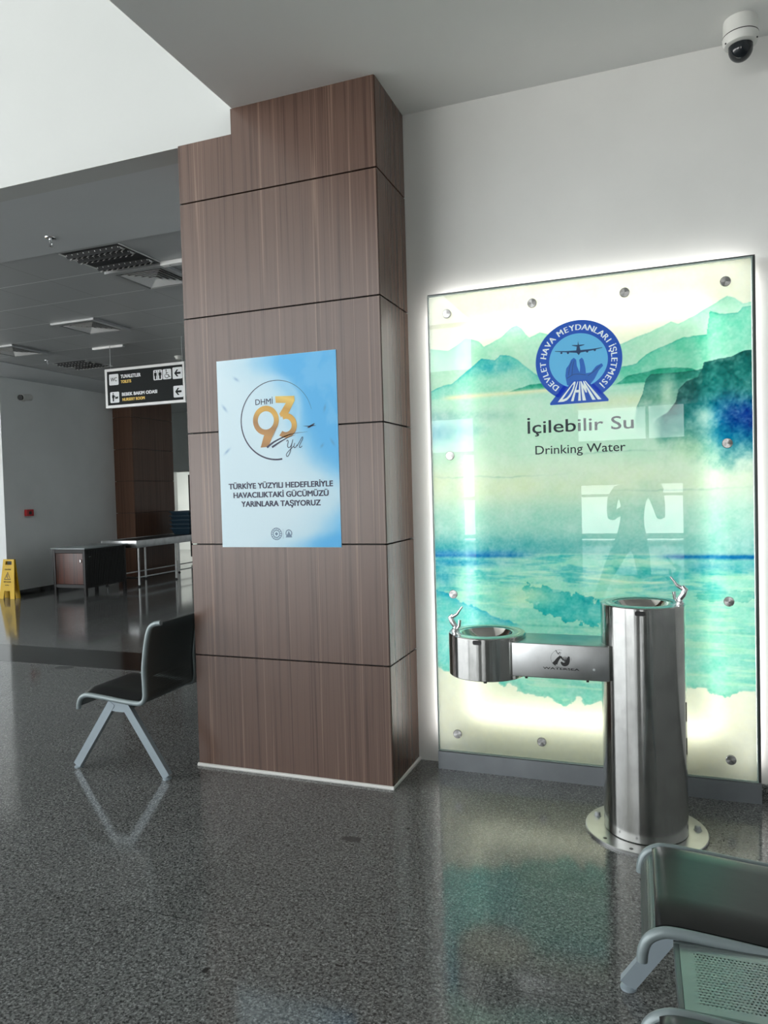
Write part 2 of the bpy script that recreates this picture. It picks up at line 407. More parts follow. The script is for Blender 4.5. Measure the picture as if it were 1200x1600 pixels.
# ---- lettering: returns list of (x, y) verts and faces in text plane
def glyphs(txt, bold=0.0, shear=0.0):
    """letters of the built-in font, capital I and dotted capital I drawn as plain bars"""
    plain = txt.replace('I', 'l').replace('İ', 'l'); vs, fs = raw_glyphs(plain, bold, shear)
    if plain == txt: return vs, fs
    a0, a1, b0, lh = bbox(raw_glyphs('l')[0]); cap = bbox(raw_glyphs('H')[0])[3]; lw = a1 - a0
    for i, ch in enumerate(txt):
        if ch not in 'Iİ': continue
        x1 = bbox(raw_glyphs(plain[:i + 1])[0])[1]; x0 = x1 - lw
        vs = [(x, y * cap / lh if x0 - .004 <= x <= x1 + .004 else y) for x, y in vs]
        if ch == 'İ':
            o = len(vs); c = (x0 + x1) / 2; q = lw * .62
            vs += [(c + q * math.cos(k * PI / 6), cap * 1.19 + q * math.sin(k * PI / 6)) for k in range(12)]; fs = fs + [tuple(range(o, o + 12))]
    return vs, fs
def raw_glyphs(txt, bold=0.0, shear=0.0, space=1.0):
    c = bpy.data.curves.new('t', 'FONT'); c.body = txt; c.size = 1; c.offset = bold; c.shear = shear; c.space_character = space; c.resolution_u = 3
    o = bpy.data.objects.new('t', c); COL.objects.link(o)
    dg = bpy.context.evaluated_depsgraph_get(); dg.update()
    me = bpy.data.meshes.new_from_object(o.evaluated_get(dg))
    vs = [(v.co.x, v.co.y) for v in me.vertices]; fs = [tuple(p.vertices) for p in me.polygons]
    bpy.data.objects.remove(o); bpy.data.curves.remove(c); bpy.data.meshes.remove(me)
    return vs, fs
def bbox(vs):
    xs = [v[0] for v in vs]; ys = [v[1] for v in vs]; return min(xs), max(xs), min(ys), max(ys)
def letter(mb, txt, x0, x1, z0, z1, y, bold=0.0, shear=0.0, ref=None, warp=None):
    """text stretched into the box x0..x1, z0..z1 on the plane y; z0..z1 is the height of the letters of ref"""
    bo = 0 if warp else max(bold, 0)
    vs, fs = glyphs(txt, 0, shear); bx0, bx1, by0, by1 = bbox(vs); bx0 -= bo; bx1 += bo
    if ref: _, _, by0, by1 = bbox(glyphs(ref, 0, shear)[0])
    out = []
    for x, t in vs:
        u = (x - bx0) / (bx1 - bx0); w = (t - by0) / (by1 - by0)
        X, Z = (warp(u, w) if warp else (x0 + u * (x1 - x0), z0 + w * (z1 - z0)))
        out.append((X, y, Z))
    if warp:
        for i, o in enumerate((-1, 0, 1)): mb.add([(p[0], y - .00006 * i, p[1]) for p in [warp((x - bx0) / (bx1 - bx0) + o * bold, (t - by0) / (by1 - by0)) for x, t in vs]], fs)
        return mb
    sc = (x1 - x0) / (bx1 - bx0) * bo; sz = (z1 - z0) / (by1 - by0) * bo * .5
    offs = ((0, 0),) if not bo else ((-1, -1), (-1, 1), (-.33, 0), (.33, 0), (1, -1), (1, 1))
    for i, (ox, oz) in enumerate(offs): mb.add([(p[0] + ox * sc, p[1] - .00006 * i, p[2] + oz * sz) for p in out], fs)
    return mb
def disc(mb, cx, cz, r, y, n=64, rz=None):
    rz = rz or r
    return mb.add([(cx + r * math.cos(2 * PI * i / n), y, cz + rz * math.sin(2 * PI * i / n)) for i in range(n)], [tuple(range(n))])
def ring(mb, cx, cz, r0, r1, y, a0=0, a1=360, n=72, rz=1.0):
    vs = []; fs = []
    for i in range(n + 1):
        a = math.radians(a0 + (a1 - a0) * i / n)
        q0 = r0(i / n) if callable(r0) else r0; q1 = r1(i / n) if callable(r1) else r1
        for r in (q0, q1): vs.append((cx + r * math.cos(a), y, cz + r * math.sin(a) * rz))
    for i in range(n): fs.append((2 * i, 2 * i + 1, 2 * i + 3, 2 * i + 2))
    return mb.add(vs, fs)
def ribbon(mb, pts, wid, y):
    """a flat stroke of varying width through 2D points"""
    P = [Vector((p[0], p[1])) for p in pts]; k = len(P); vs = []
    for i in range(k):
        t = (P[min(i + 1, k - 1)] - P[max(i - 1, 0)]).normalized(); q = Vector((-t.y, t.x)); w = (wid(i / (k - 1)) if callable(wid) else wid) / 2
        for sgn in (-1, 1): vs.append((P[i].x + q.x * w * sgn, y, P[i].y + q.y * w * sgn))
    return mb.add(vs, [(2 * i, 2 * i + 1, 2 * i + 3, 2 * i + 2) for i in range(k - 1)])
def spline(pts, n=10):
    P = [Vector(p) for p in pts]; out = []
    for i in range(len(P) - 1):
        a = P[max(i - 1, 0)]; b = P[i]; c = P[i + 1]; d = P[min(i + 2, len(P) - 1)]
        for j in range(n):
            t = j / n; out.append(.5 * ((2 * b) + (c - a) * t + (2 * a - 5 * b + 4 * c - d) * t * t + (3 * b - a - 3 * c + d) * t ** 3))
    out.append(P[-1]); return [tuple(p) for p in out]

# ---- numpy noise for printed artwork
def vnoise(x, y, seed):
    xi = np.floor(x).astype(np.int64); yi = np.floor(y).astype(np.int64); xf = x - xi; yf = y - yi
    def h(a, b):
        n = (a * 374761393 + b * 668265263 + seed * 1274126177) & 0x7fffffff
        n = ((n ^ (n >> 13)) * 1274126177) & 0x7fffffff
        return ((n ^ (n >> 16)) & 0xffff) / 65535.0
    u = xf * xf * (3 - 2 * xf); v = yf * yf * (3 - 2 * yf)
    return (h(xi, yi) * (1 - u) + h(xi + 1, yi) * u) * (1 - v) + (h(xi, yi + 1) * (1 - u) + h(xi + 1, yi + 1) * u) * v
def fbm(x, y, f, seed, octv=5):
    t = 0; a = .5; n = 0
    for i in range(octv):
        t = t + a * vnoise(x * f, y * f, seed + i * 17); n += a; a *= .55; f *= 2.03
    return t / n
def sstep(a, b, x):
    t = np.clip((x - a) / (b - a), 0, 1); return t * t * (3 - 2 * t)
def print_sheet(name, x0, x1, z0, z1, y, nx, nz, fn, m, parent):
    """a flat printed sheet; its print is a colour per vertex"""
    xs = np.linspace(x0, x1, nx); zs = np.linspace(z0, z1, nz); XX, ZZ = np.meshgrid(xs, zs)
    rgb = fn(XX, ZZ)
    o0 = ORG.get(parent.name, (0, 0, 0))
    co = np.stack([XX - o0[0], np.full_like(XX, y - o0[1]), ZZ - o0[2]], -1).reshape(-1, 3)
    idx = np.arange(nx * nz).reshape(nz, nx)
    q = np.stack([idx[:-1, :-1], idx[:-1, 1:], idx[1:, 1:], idx[1:, :-1]], -1).reshape(-1, 4)
    me = bpy.data.meshes.new(name); me.vertices.add(len(co)); me.vertices.foreach_set('co', co.astype(np.float32).ravel())
    me.loops.add(q.size); me.loops.foreach_set('vertex_index', q.astype(np.int32).ravel())
    me.polygons.add(len(q)); me.polygons.foreach_set('loop_start', np.arange(0, q.size, 4, dtype=np.int32))
    me.update(calc_edges=True)
    ca = me.color_attributes.new('print', 'FLOAT_COLOR', 'POINT')
    lin = np.where(rgb <= .04045, rgb / 12.92, ((np.clip(rgb, 0, 1) + .055) / 1.055) ** 2.4)
    full = np.concatenate([lin.reshape(-1, 3), np.ones((nx * nz, 1))], 1)
    ca.data.foreach_set('color', full.astype(np.float32).ravel())
    me.materials.append(m)
    o = bpy.data.objects.new(name, me); COL.objects.link(o); o.parent = parent; ORG[o.name] = o0
    return o
#@@SETTING
# ------------------------------------------------------------------ the setting
XL, XR, YC, YW = -2.397, -1.25, 3.369, 3.795          # pillar left/right, pillar front, wall
ZS, ZB = 3.528, 3.414                                   # low ceiling over the fountain, hall ceiling beyond the bulkhead
struct('floor', MB().box(-16, 5, -13, 17, -.1, 0), M['floor'], 'grey speckled polished granite floor in square slabs', 'floor', smooth=False)
struct('trim_1', MB().box(-16, -2.2, 5.06, 5.66, -.002, .0012), M['black_granite'], 'band of black granite slabs across the floor behind the left bench', 'floor band', smooth=False)
struct('wall_right', MB().box(-1.75, 5, YW, YW + .14, 0, ZS), M['wall'], 'white plastered wall behind the glass water panel', 'wall', smooth=False)
struct('baseboard_right', MB().box(GX1 + .012, 5, YW - .012, YW, .0, .062), M['base_granite'], 'speckled granite skirting right of the glass panel', 'baseboard', smooth=False)
struct('ceiling', MB().box(-2.053, 5, -13, YW + .14, ZS, ZS + .3), M['ceil'], 'low white painted ceiling above the glass panel', 'ceiling', smooth=False)
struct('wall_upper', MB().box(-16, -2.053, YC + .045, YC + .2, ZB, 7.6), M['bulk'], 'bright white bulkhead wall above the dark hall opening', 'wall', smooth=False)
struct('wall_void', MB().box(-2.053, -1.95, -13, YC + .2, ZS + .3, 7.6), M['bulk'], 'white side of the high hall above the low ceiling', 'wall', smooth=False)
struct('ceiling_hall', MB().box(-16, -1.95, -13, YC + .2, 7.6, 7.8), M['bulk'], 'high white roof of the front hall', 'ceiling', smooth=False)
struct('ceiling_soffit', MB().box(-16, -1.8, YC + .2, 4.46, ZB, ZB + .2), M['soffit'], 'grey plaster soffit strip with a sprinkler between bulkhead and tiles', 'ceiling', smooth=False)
struct('ceiling_tiles', MB().box(-8.4, -1.8, 4.46, 14, ZB + .006, ZB + .2), M['tiles'], 'grey metal tile ceiling of the far hall', 'ceiling', smooth=False)
struct('ceiling_margin', MB().box(-16, -8.4, 4.46, 14.1, ZB - .004, ZB + .2), M['soffit'], 'plain plaster margin between tile ceiling and far left wall', 'ceiling', smooth=False)
struct('wall_left', MB().box(-16, -9.4, 8.43, 12.1, 0, ZB + .05), M['farwall'], 'grey white wall of the far hall behind the yellow sign and wooden cabinet', 'wall', smooth=False)
b = MB().box(-9.4, -9.385, 8.43, 10.9, 0, .085); b.box(-16, -9.385, 8.415, 8.43, 0, .085)
struct('baseboard_left', b, M['black_granite'], 'dark granite skirting at the foot of the far left wall', 'baseboard', smooth=False)
struct('wall_hall', MB().box(-1.8, -1.7, YW + .14, 14, 0, ZB + .2), M['farwall'], 'side wall of the far hall behind the wood pillar', 'wall', smooth=False)
struct('wall_closure', MB().box(-12.1, -12, 12.1, 14, 0, ZB + .2), M['farwall'], 'short wall added to close the recess behind the far dark pillar', 'wall', smooth=False)  # unseen wall added to keep sky light off the far end wall
b = MB().box(-16, -10.47, 14, 14.15, 0, ZB + .2); b.box(-9.45, -1.8, 14, 14.15, 0, ZB + .2); b.box(-10.47, -9.45, 14, 14.15, 2.1, ZB + .2)
struct('wall_far', b, M['farwall'], 'grey end wall of the far hall with a doorway', 'wall', smooth=False)
d = thing('door_1', (-9.96, 14, 0), 'white framed doorway into a lit room at the far end of the hall', 'doorway', kind='structure')
b = MB().box(-10.47, -10.42, 13.98, 14.16, 0, 2.1); b.box(-9.5, -9.45, 13.98, 14.16, 0, 2.1); b.box(-10.47, -9.45, 13.98, 14.16, 2.05, 2.1)
b.build('door_frame', M['alu'], d, smooth=False)
b = MB().box(-10.02, -9.98, 14.03, 14.07, .1, 1.98); b.box(-9.54, -9.50, 14.03, 14.07, .0, 1.98); b.box(-10.02, -9.5, 14.03, 14.07, 1.94, 1.98); b.box(-10.02, -9.5, 14.03, 14.07, .6, .66)
b.build('door_leaf_frame', M['black'], d, smooth=False)
MB().box(-9.98, -9.54, 14.045, 14.055, .02, 1.94).build('glass_pane', M['glass'], d, smooth=False)
b = MB().box(-14, -7, 17, 17.1, 0, 2.7); b.box(-14.1, -14, 14.15, 17, 0, 2.7); b.box(-7, -6.9, 14.15, 17, 0, 2.7); b.box(-14, -7, 14.15, 17, 2.7, 2.8)
struct('wall_room', b, M['farwall'], 'pale walls of the small lit room beyond the far doorway', 'wall', smooth=False)
b = MB().box(-16.1, -16, -13, -12, 0, 7.6); b.box(-16.1, -16, 2, 8.43, 0, 7.6); b.box(-16.1, -16, -12, 2, 0, .3); b.box(-16.1, -16, -12, 2, 7.3, 7.6)
for y in np.arange(-12, 2.01, 1.75): b.box(-16.08, -15.98, y - .04, y + .04, .3, 7.3)
for z in (2.3, 4.2): b.box(-16.08, -15.98, -12, 2, z - .05, z + .05)
struct('window_1', b, M['mullion'], 'glazed side front of the hall with grey mullions', 'window', smooth=False)
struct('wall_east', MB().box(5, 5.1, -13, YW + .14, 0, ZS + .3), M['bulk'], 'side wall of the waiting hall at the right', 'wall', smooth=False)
# rear facade: a wide glazed front under the high roof and one low bay under the low ceiling
b = MB().box(-1.93, .74, -13.15, -13, 1.52, 2.62); b.box(-4.8, -1.93, -13.15, -13, 0, ZS); b.box(.74, 5, -13.15, -13, 0, ZS)
b.box(-16, -4.8, -13.15, -13, 3.5, 4.9); b.box(-4.8, -1.95, -13.15, -13, ZS, 7.6); b.box(-16, -4.8, -13.15, -13, 7.45, 7.6)
b.box(-6.35, -5.2, -13.2, -12.95, 0, 2.5)  # unseen block added to cut the bright window reflection in the glass panel
struct('wall_rear', b, M['backwall'], 'rear wall of the hall around the glazed fronts', 'wall', smooth=False)
b = MB()
for x in np.arange(-16, -4.79, 1.6): b.box(x - .04, x + .04, -13.08, -12.98, 0, 3.5); b.box(x - .04, x + .04, -13.08, -12.98, 4.9, 7.45)
for z in (.1, 1.2, 2.5, 6.2): b.box(-16, -4.8, -13.08, -12.98, z - .05, z + .05)
struct('window_2', b, M['mullion'], 'wide glazed rear front of the high hall', 'window', smooth=False)
b = MB()
for x in (-1.93, .74): b.box(x - .05, x + .05, -13.08, -12.98, 0, 1.52)
for z, t in ((.1, .07), (1.2, .035), (1.52, .04)): b.box(-1.93, .74, -13.08, -12.98, z - t, z + t)
b.box(-1.93, .74, -13.08, -12.98, 2.62, 2.68); b.box(-.2, -.12, -13.08, -12.98, 2.62, ZS)
struct('window_3', b, M['mullion'], 'low glazed bay in the rear wall under the low ceiling', 'window', smooth=False)

# wood clad pillars
JZ = [0.0, .62, 1.232, 1.840, 2.462, 3.083]
def pillar(name, label, xl, xr, yf, yb, top, m, notch=None, bead=True, jz=JZ):
    p = thing(name, ((xl + xr) / 2, (yf + yb) / 2, 0), label, 'pillar', kind='structure')
    MB().box(xl + .02, xr - .02, yf + .02, yb, 0, (notch[1] if notch else top) - .02).build('core', M['joint'], p, smooth=False)
    if notch: MB().box(notch[0] + .02, xr - .02, yf + .02, yb, notch[1] - .03, top - .002).build('core', M['joint'], p, smooth=False)
    G = .004
    for i, z0 in enumerate(jz):
        z1 = jz[i + 1] - G if i + 1 < len(jz) else top
        z0 = z0 + (G if i else .012)
        if notch and i + 1 == len(jz):
            b = MB().prism([(xl, z0), (xr - .003, z0), (xr - .003, top), (notch[0], top), (notch[0], notch[1]), (xl, notch[1])], yf, yf + .018)
        else: b = MB().box(xl, xr - .003, yf, yf + .018, z0, z1)
        b.build('front_panel', m, p, smooth=False)
        MB().box(xr - .018, xr, yf + .006, yb, z0, z1 if not (notch and i + 1 == len(jz)) else top).build('side_panel', m, p, smooth=False)
        MB().box(xl, xl + .018, yf + .019, yb, z0, z1 if not (notch and i + 1 == len(jz)) else notch[1]).build('side_panel', m, p, smooth=False)
    if bead:
        b = MB(); b.tube([(xl - .004, yf - .004, .006), (xr + .004, yf - .004, .006), (xr + .004, yb, .006)], .011, 8)
        tag(b.build('sealant_bead', M['sealant'], p), 'white sealant line along the foot of the pillar')
    return p
pillar('pillar', 'large wood panelled pillar carrying the blue poster', XL, XR, YC, YW + .02, ZS, M['wood'], notch=(-2.063, 3.397))
pillar('pillar', 'dark wood pillar at the end of the far left wall behind the steel table', -9.4, -8.974, 10.9, 12.09, ZB, M['wood2'], bead=False,
       jz=[0, .62, 1.21, 1.80, 2.39, 2.98])
#@@OBJECTS
# ------------------------------------------------------------------ the poster
po = thing('poster', (-1.846, YC - .002, 1.217), 'light blue anniversary poster with a gold 93 on the wood pillar', 'poster')
def poster_art(X, Z):
    s = (X + 2.198) / .703; t = (Z - 1.217) / 1.0
    w = fbm(s, t, 2.2, 5); w2 = fbm(s + w * .5, t, 4.5, 9)
    base = np.zeros(X.shape + (3,)); lo = np.array((.84, .93, .97)); hi = np.array((.30, .70, .94)); mid = np.array((.62, .84, .95))
    edge = .78 - .30 * (t - .55) - .5 * np.exp(-((t - .97) / .12) ** 2) * .6 + .25 * np.exp(-((t - .28) / .13) ** 2) - .25 * sstep(.10, 0, t) + .25 * (w - .5)
    edge = edge - .12 * np.exp(-((t - .68) / .2) ** 2)
    edge = edge + .07
    k = sstep(-.24, .16, s - edge); k2 = sstep(-.55, .10, s - edge) * .55
    base = lo * (1 - k2[..., None]) + mid * k2[..., None]
    base = base * (1 - k[..., None] * .9) + hi * k[..., None] * .9
    sw = np.exp(-((np.hypot((s - .45) * .7, t - .72) - .17) / .022) ** 2) * sstep(.3, .55, s) * .25
    base = base + sw[..., None] * (np.array((1, 1, 1)) - base)
    gl = sstep(.55, .75, w2)[..., None] * .18 * k[..., None]; base = base + gl * (np.array((.75, .9, 1)) - base)
    for (fx, ft, a, L) in ((.17, .895, -.6, .017), (.06, .745, -.9, .02), (.07, .515, .7, .02), (.90, .71, 1.3, .017), (.955, .535, -1.0, .02), (.87, .52, .9, .012)):
        dx = (s - fx) * .703; dz = (t - ft); u = dx * math.cos(a) + dz * math.sin(a); v = -dx * math.sin(a) + dz * math.cos(a)
        kk = np.exp(-(u / L) ** 2 - (v / .006) ** 2)[..., None] * .5; base = base * (1 - kk) + np.array((.33, .52, .70)) * kk
    return np.clip(base, 0, 1)
print_sheet('paper_sheet', -2.1975, -1.4945, 1.217, 2.2165, YC - .003, 160, 220, poster_art, vcol('poster_print', .55), po)
MB().box(-2.198, -1.494, YC - .0025, YC - .0005, 1.2165, 2.217).build('paper_back', M['white_plastic'], po, smooth=False)
y = YC - .0036
for t_, xa, xb, za, zb in (('TÜRKİYE YÜZYILI HEDEFLERİYLE', -2.147, -1.531, 1.529, 1.557), ('HAVACILIKTAKİ GÜCÜMÜZÜ', -2.119, -1.557, 1.481, 1.509), ('YARINLARA TAŞIYORUZ', -2.072, -1.603, 1.433, 1.461)):
    letter(MB(), t_, xa, xb, za, zb, y, .035, ref='H').build('slogan_lettering', M['navy'], po, smooth=False)
b = letter(MB(), 'DHMİ', -1.966, -1.863, 1.968, 1.997, y, .006, ref='H'); b.build('small_lettering', M['navy'], po, smooth=False)
b = MB(); ring(b, -1.846, 1.8825, lambda q: .2105 - .0005 - .0045 * q, lambda q: .2105 + .0005 + .0035 * q, y, 12, 278, 120, rz=.98)
b.build('ring_line', M['navy'], po, smooth=False)
gold = nodes('gold_print'); gm, nt, bs = gold
geo = nt.nodes.new('ShaderNodeNewGeometry'); sp = nt.nodes.new('ShaderNodeSeparateXYZ'); nt.links.new(geo.outputs['Position'], sp.inputs[0])
wv = mth(nt, 'ADD', sp.outputs[2], mth(nt, 'MULTIPLY', sp.outputs[0], .35))
mr = nt.nodes.new('ShaderNodeMapRange'); mr.inputs[1].default_value = 1.06; mr.inputs[2].default_value = 1.40; nt.links.new(wv, mr.inputs[0])
cc = ramp(nt, mr.outputs[0], [(0, (.34, .17, .06)), (.2, (.55, .28, .08)), (.38, (.38, .20, .07)), (.58, (.72, .42, .07)), (.75, (.62, .33, .05)), (.9, (.85, .60, .14)), (1, (.68, .42, .08))])
nt.links.new(cc, bs.inputs['Base Color']); bs.inputs['Roughness'].default_value = .5
b = MB(); ring(b, -1.907, 1.884, .048, .077, y, 0, 360, 60)
b.add([(-1.915, y - .0002, 1.822), (-1.852, y - .0002, 1.835), (-1.896, y - .0002, 1.745), (-1.943, y - .0002, 1.743)], [(0, 1, 2, 3)])
b.add([(-1.852, y - .0004, 1.835), (-1.836, y - .0004, 1.858), (-1.87, y - .0004, 1.79)], [(0, 1, 2)])
y2 = y - .0003
P3 = [(-1.847, 2.006), (-1.736, 2.001), (-1.734, 1.976), (-1.776, 1.908), (-1.808, 1.908), (-1.815, 1.893), (-1.826, 1.913), (-1.786, 1.967), (-1.845, 1.972)]
b.add([(q[0], y2, q[1]) for q in P3], [tuple(range(len(P3)))])
ring(b, -1.790, 1.851, .034, .064, y2 - .0003, -128, 112, 60)
tag(b.build('gold_number', gm, po, smooth=False), 'large gold number 93')
b = MB()
ribbon(b, spline([(-1.905, 1.742), (-1.86, 1.770), (-1.79, 1.797), (-1.735, 1.808), (-1.665, 1.812)], 8), lambda q: .011 * (1 - q) ** 1.2 + .0005, y - .0006)
ribbon(b, spline([(-1.875, 1.742), (-1.83, 1.766), (-1.78, 1.788), (-1.735, 1.800)], 8), lambda q: .010 * (1 - q) + .0005, y - .0006)
# little airliner
b.add([(q[0], y - .0006, q[1]) for q in ((-1.668, 1.832), (-1.660, 1.838), (-1.63, 1.853), (-1.622, 1.852), (-1.63, 1.845), (-1.655, 1.831))], [tuple(range(6))])
b.add([(q[0], y - .0006, q[1]) for q in ((-1.692, 1.843), (-1.655, 1.842), (-1.640, 1.848), (-1.650, 1.838), (-1.665, 1.838))], [tuple(range(5))])
b.add([(q[0], y - .0006, q[1]) for q in ((-1.650, 1.838), (-1.615, 1.841), (-1.640, 1.845))], [tuple(range(3))])
b.build('runway_swoosh', M['navy'], po, smooth=False)
b = MB(); thin = lambda q: .0032
for st in ([(-1.789, 1.768), (-1.783, 1.775), (-1.779, 1.766), (-1.784, 1.745), (-1.777, 1.735), (-1.766, 1.742), (-1.757, 1.760)],
           [(-1.752, 1.777), (-1.760, 1.750), (-1.768, 1.718), (-1.778, 1.697), (-1.789, 1.690), (-1.792, 1.701), (-1.780, 1.716), (-1.760, 1.732), (-1.748, 1.742)],
           [(-1.741, 1.758), (-1.747, 1.742), (-1.744, 1.733), (-1.735, 1.738), (-1.727, 1.748)],
           [(-1.729, 1.742), (-1.712, 1.765), (-1.700, 1.784), (-1.694, 1.785), (-1.697, 1.773), (-1.712, 1.748), (-1.715, 1.735), (-1.708, 1.733), (-1.699, 1.741)]):
    ribbon(b, spline(st, 6), thin, y - .0006)
b.build('script_lettering', M['navy'], po, smooth=False)
b = MB(); ring(b, -1.865, 1.287, .0285, .0325, y); ring(b, -1.865, 1.287, .0165, .0205, y); disc(b, -1.865, 1.287, .010, y, 4)
for i in range(14):
    a = i * 360 / 14; ring(b, -1.865, 1.287, .0195, .0295, y - .0001, a, a + 9, 2)
b.box(-1.8262, -1.8252, y - .0001, y, 1.262, 1.312)
ring(b, -1.792, 1.290, .0145, .0195, y - .0001, -60, 240, 40)
b.add([(q[0], y - .0002, q[1]) for q in ((-1.811, 1.2685), (-1.773, 1.2685), (-1.787, 1.291), (-1.79, 1.300), (-1.794, 1.300), (-1.797, 1.291))], [tuple(range(6))])
b.build('emblem_pair', mat('pale_print_ink', (.16, .25, .36), .5), po, smooth=False)

# ------------------------------------------------------------------ the backlit glass water panel
pn = thing('light_panel', (gcx, GY, 0), 'tall backlit glass panel with teal watercolour landscape and blue emblem', 'illuminated panel')
JN = lambda L: (np.array([p[0] for p in L]), np.array([p[1] for p in L]))
RA = JN([(-.1, 2.24), (.005, 2.243), (.103, 2.223), (.15, 2.245), (.201, 2.281), (.268, 2.257), (.294, 2.225), (.391, 2.271), (.43, 2.305), (.464, 2.319), (.49, 2.30), (.505, 2.276), (.527, 2.251), (.579, 2.269), (.756, 2.219), (.971, 2.177), (1.042, 2.204), (1.102, 2.222), (1.191, 2.261), (1.224, 2.248), (1.319, 2.292), (1.371, 2.318), (1.433, 2.352), (1.465, 2.339), (1.499, 2.312), (1.54, 2.317)])
RB = JN([(.6, 1.9), (.93, 2.072), (.969, 2.069), (1.034, 2.079), (1.081, 2.118), (1.147, 2.148), (1.195, 2.161), (1.249, 2.183), (1.345, 2.185), (1.36, 2.29), (1.403, 2.276), (1.478, 2.274), (1.499, 2.298), (1.54, 2.3)])
RBL = JN([(0, 2.016), (.074, 2.045), (.116, 2.048), (.231, 2.129), (.279, 2.164), (.349, 2.155), (.379, 2.178), (.428, 2.167), (.461, 2.148), (.56, 2.06), (.75, 1.96)])
RC = JN([(0, 1.90), (.3, 1.968), (.418, 1.986), (.509, 2.012), (.574, 2.017), (.751, 1.984), (.938, 1.988), (.995, 2.021), (1.128, 2.044), (1.21, 2.046), (1.285, 2.03), (1.36, 1.985), (1.54, 1.95)])
RD = JN([(1.0, 1.7), (1.03, 1.865), (1.06, 1.93), (1.07, 1.972), (1.076, 1.999), (1.099, 2.019), (1.165, 2.019), (1.241, 2.019), (1.324, 2.027), (1.332, 2.056), (1.39, 2.069), (1.451, 2.075), (1.497, 2.094), (1.54, 2.1)])
RE = JN([(1.0, 1.72), (1.06, 1.77), (1.174, 1.837), (1.208, 1.883), (1.22, 1.94), (1.257, 1.976), (1.304, 1.993), (1.324, 2.027), (1.332, 2.056), (1.39, 2.069), (1.451, 2.075), (1.497, 2.094), (1.54, 2.1)])
def panel_art(X, Z):
    s = X - GX0; z = Z
    n1 = fbm(s, z, 5, 1); n2 = fbm(s, z, 14, 2); n3 = fbm(s, z, 45, 3, 4); nl = fbm(s * .35, z, 30, 7)
    wob = (n2 - .5) * .02 + (n3 - .5) * .007
    C = np.array
    base = np.empty(X.shape + (3,)); base[:] = C((.95, .935, .88))
    def blend(col, a):
        nonlocal base
        a = np.clip(a, 0, 1)[..., None]; base = base * (1 - a) + C(col) * a
    def hill(R, col, a0, a1, L, low, edge=None, ea=.35, wb=1.0, fade=.05):
        h = np.interp(s, *R) + wob * .55 * wb - z
        inside = sstep(0, .003, h) * sstep(low - fade, low + fade * .2, z)
        a = inside * (a1 + (a0 - a1) * np.exp(-np.clip(h, 0, 9) / L)) * (.75 + .5 * n1)
        blend(col, a)
        if edge: blend(edge, inside * np.exp(-(np.clip(h, 0, 9) / .0045)) * ea * 1.3 * (.3 + 1.2 * n1))
        return h, inside
    hill(RA, (.60, .84, .76), .85, .45, .12, 1.96, (.36, .66, .64), .4)
    hR = sstep(.60, .95, s)
    h, i = hill(RB, (.34, .76, .66), .95, .45, .09, 1.98, (.05, .52, .50), .75)
    hB, iB = hill(RBL, (.42, .78, .74), .75, .25, .07, 1.96, (.15, .60, .66), .6)
    blend((.05, .60, .72), iB * np.exp(-((s - .345) / .10) ** 2 - ((z - 2.115) / .035) ** 2) * (.2 + 1.1 * n2) * .95)
    blend((.05, .58, .70), iB * np.exp(-np.clip(hB, 0, 1) / .012) * sstep(.10, .2, s) * (1 - sstep(.36, .46, s)) * n2 * .8)
    hill(RC, (.08, .60, .50), .9, .6, .05, 1.985 - .0, (.04, .50, .45), .7, fade=.004)
    # lake and sand between the hills and the words
    k = (1 - sstep(1.965, 1.985, z + wob * .4))
    blend((.75, .89, .83), k * .85 * sstep(1.42, 1.72, z + (n1 - .5) * .2))
    blend((.95, .91, .78), np.exp(-((z - 1.977 - (s - .1) * .005) / .012) ** 2) * sstep(.04, .12, s) * (1 - sstep(.6, .9, s)) * .9)
    blend((.88, .89, .76), np.exp(-((z - 1.90) / .035) ** 2) * sstep(.70, .8, s) * (.4 + .6 * n1))
    blend((.55, .72, .72), np.exp(-((z - 1.87 + (s - .3) * .05) / .03) ** 2) * (1 - sstep(.3, .5, s)) * .55 * (.4 + n2))
    blend((.25, .58, .72), np.exp(-((z - 1.80) / .07) ** 2 - (s / .16) ** 2) * .65)
    blend((.45, .68, .74), np.exp(-((z - 1.80) / .025) ** 2) * (1 - sstep(.2, .36, s)) * .4)
    # cliffs on the right
    h = np.interp(s, *RD) + wob * .3 - z; low = 1.70 + .10 * (1 - sstep(1.05, 1.2, s)) - .02 + wob * 1.5
    inside = sstep(0, .003, h) * sstep(1.02, 1.035, s + wob) * sstep(low - .09, low + .14, z)
    blend((.03, .42, .40), inside * (.40 + .75 * n1) * (.55 + .45 * sstep(1.83, 2.0, z))); blend((.01, .26, .26), inside * np.exp(-np.clip(h, 0, 1) / .006) * .6)
    blend((.85, .93, .85), inside * np.exp(-((s - 1.17) / .035) ** 2 - ((z - 1.93) / .09) ** 2) * .75)
    h = np.interp(s, *RE) + wob * .3 - z
    inside = sstep(0, .003, h) * sstep(1.10, 1.18, s + wob) * sstep(1.58, 1.86, z + (n2 - .5) * .16 + sstep(1.3, 1.5, s) * .08)
    blend((.02, .42, .42), inside * (.5 + .75 * n2)); blend((.01, .28, .28), inside * np.exp(-np.clip(h, 0, 1) / .06) * .85)
    blend((.03, .42, .62), inside * sstep(1.20, 1.40, s) * (1 - sstep(1.78, 1.93, z)) * (.5 + .6 * n1))
    blend((.02, .20, .52), np.exp(-((s - 1.50) / .10) ** 2 - ((z - 1.80 + (s - 1.5) * .3) / .075) ** 2) * (.35 + 1.2 * n2))
    blend((.03, .44, .62), np.exp(-((s - 1.42) / .07) ** 2 - ((z - 1.70) / .035) ** 2) * (.2 + 1.2 * n2) * .8)
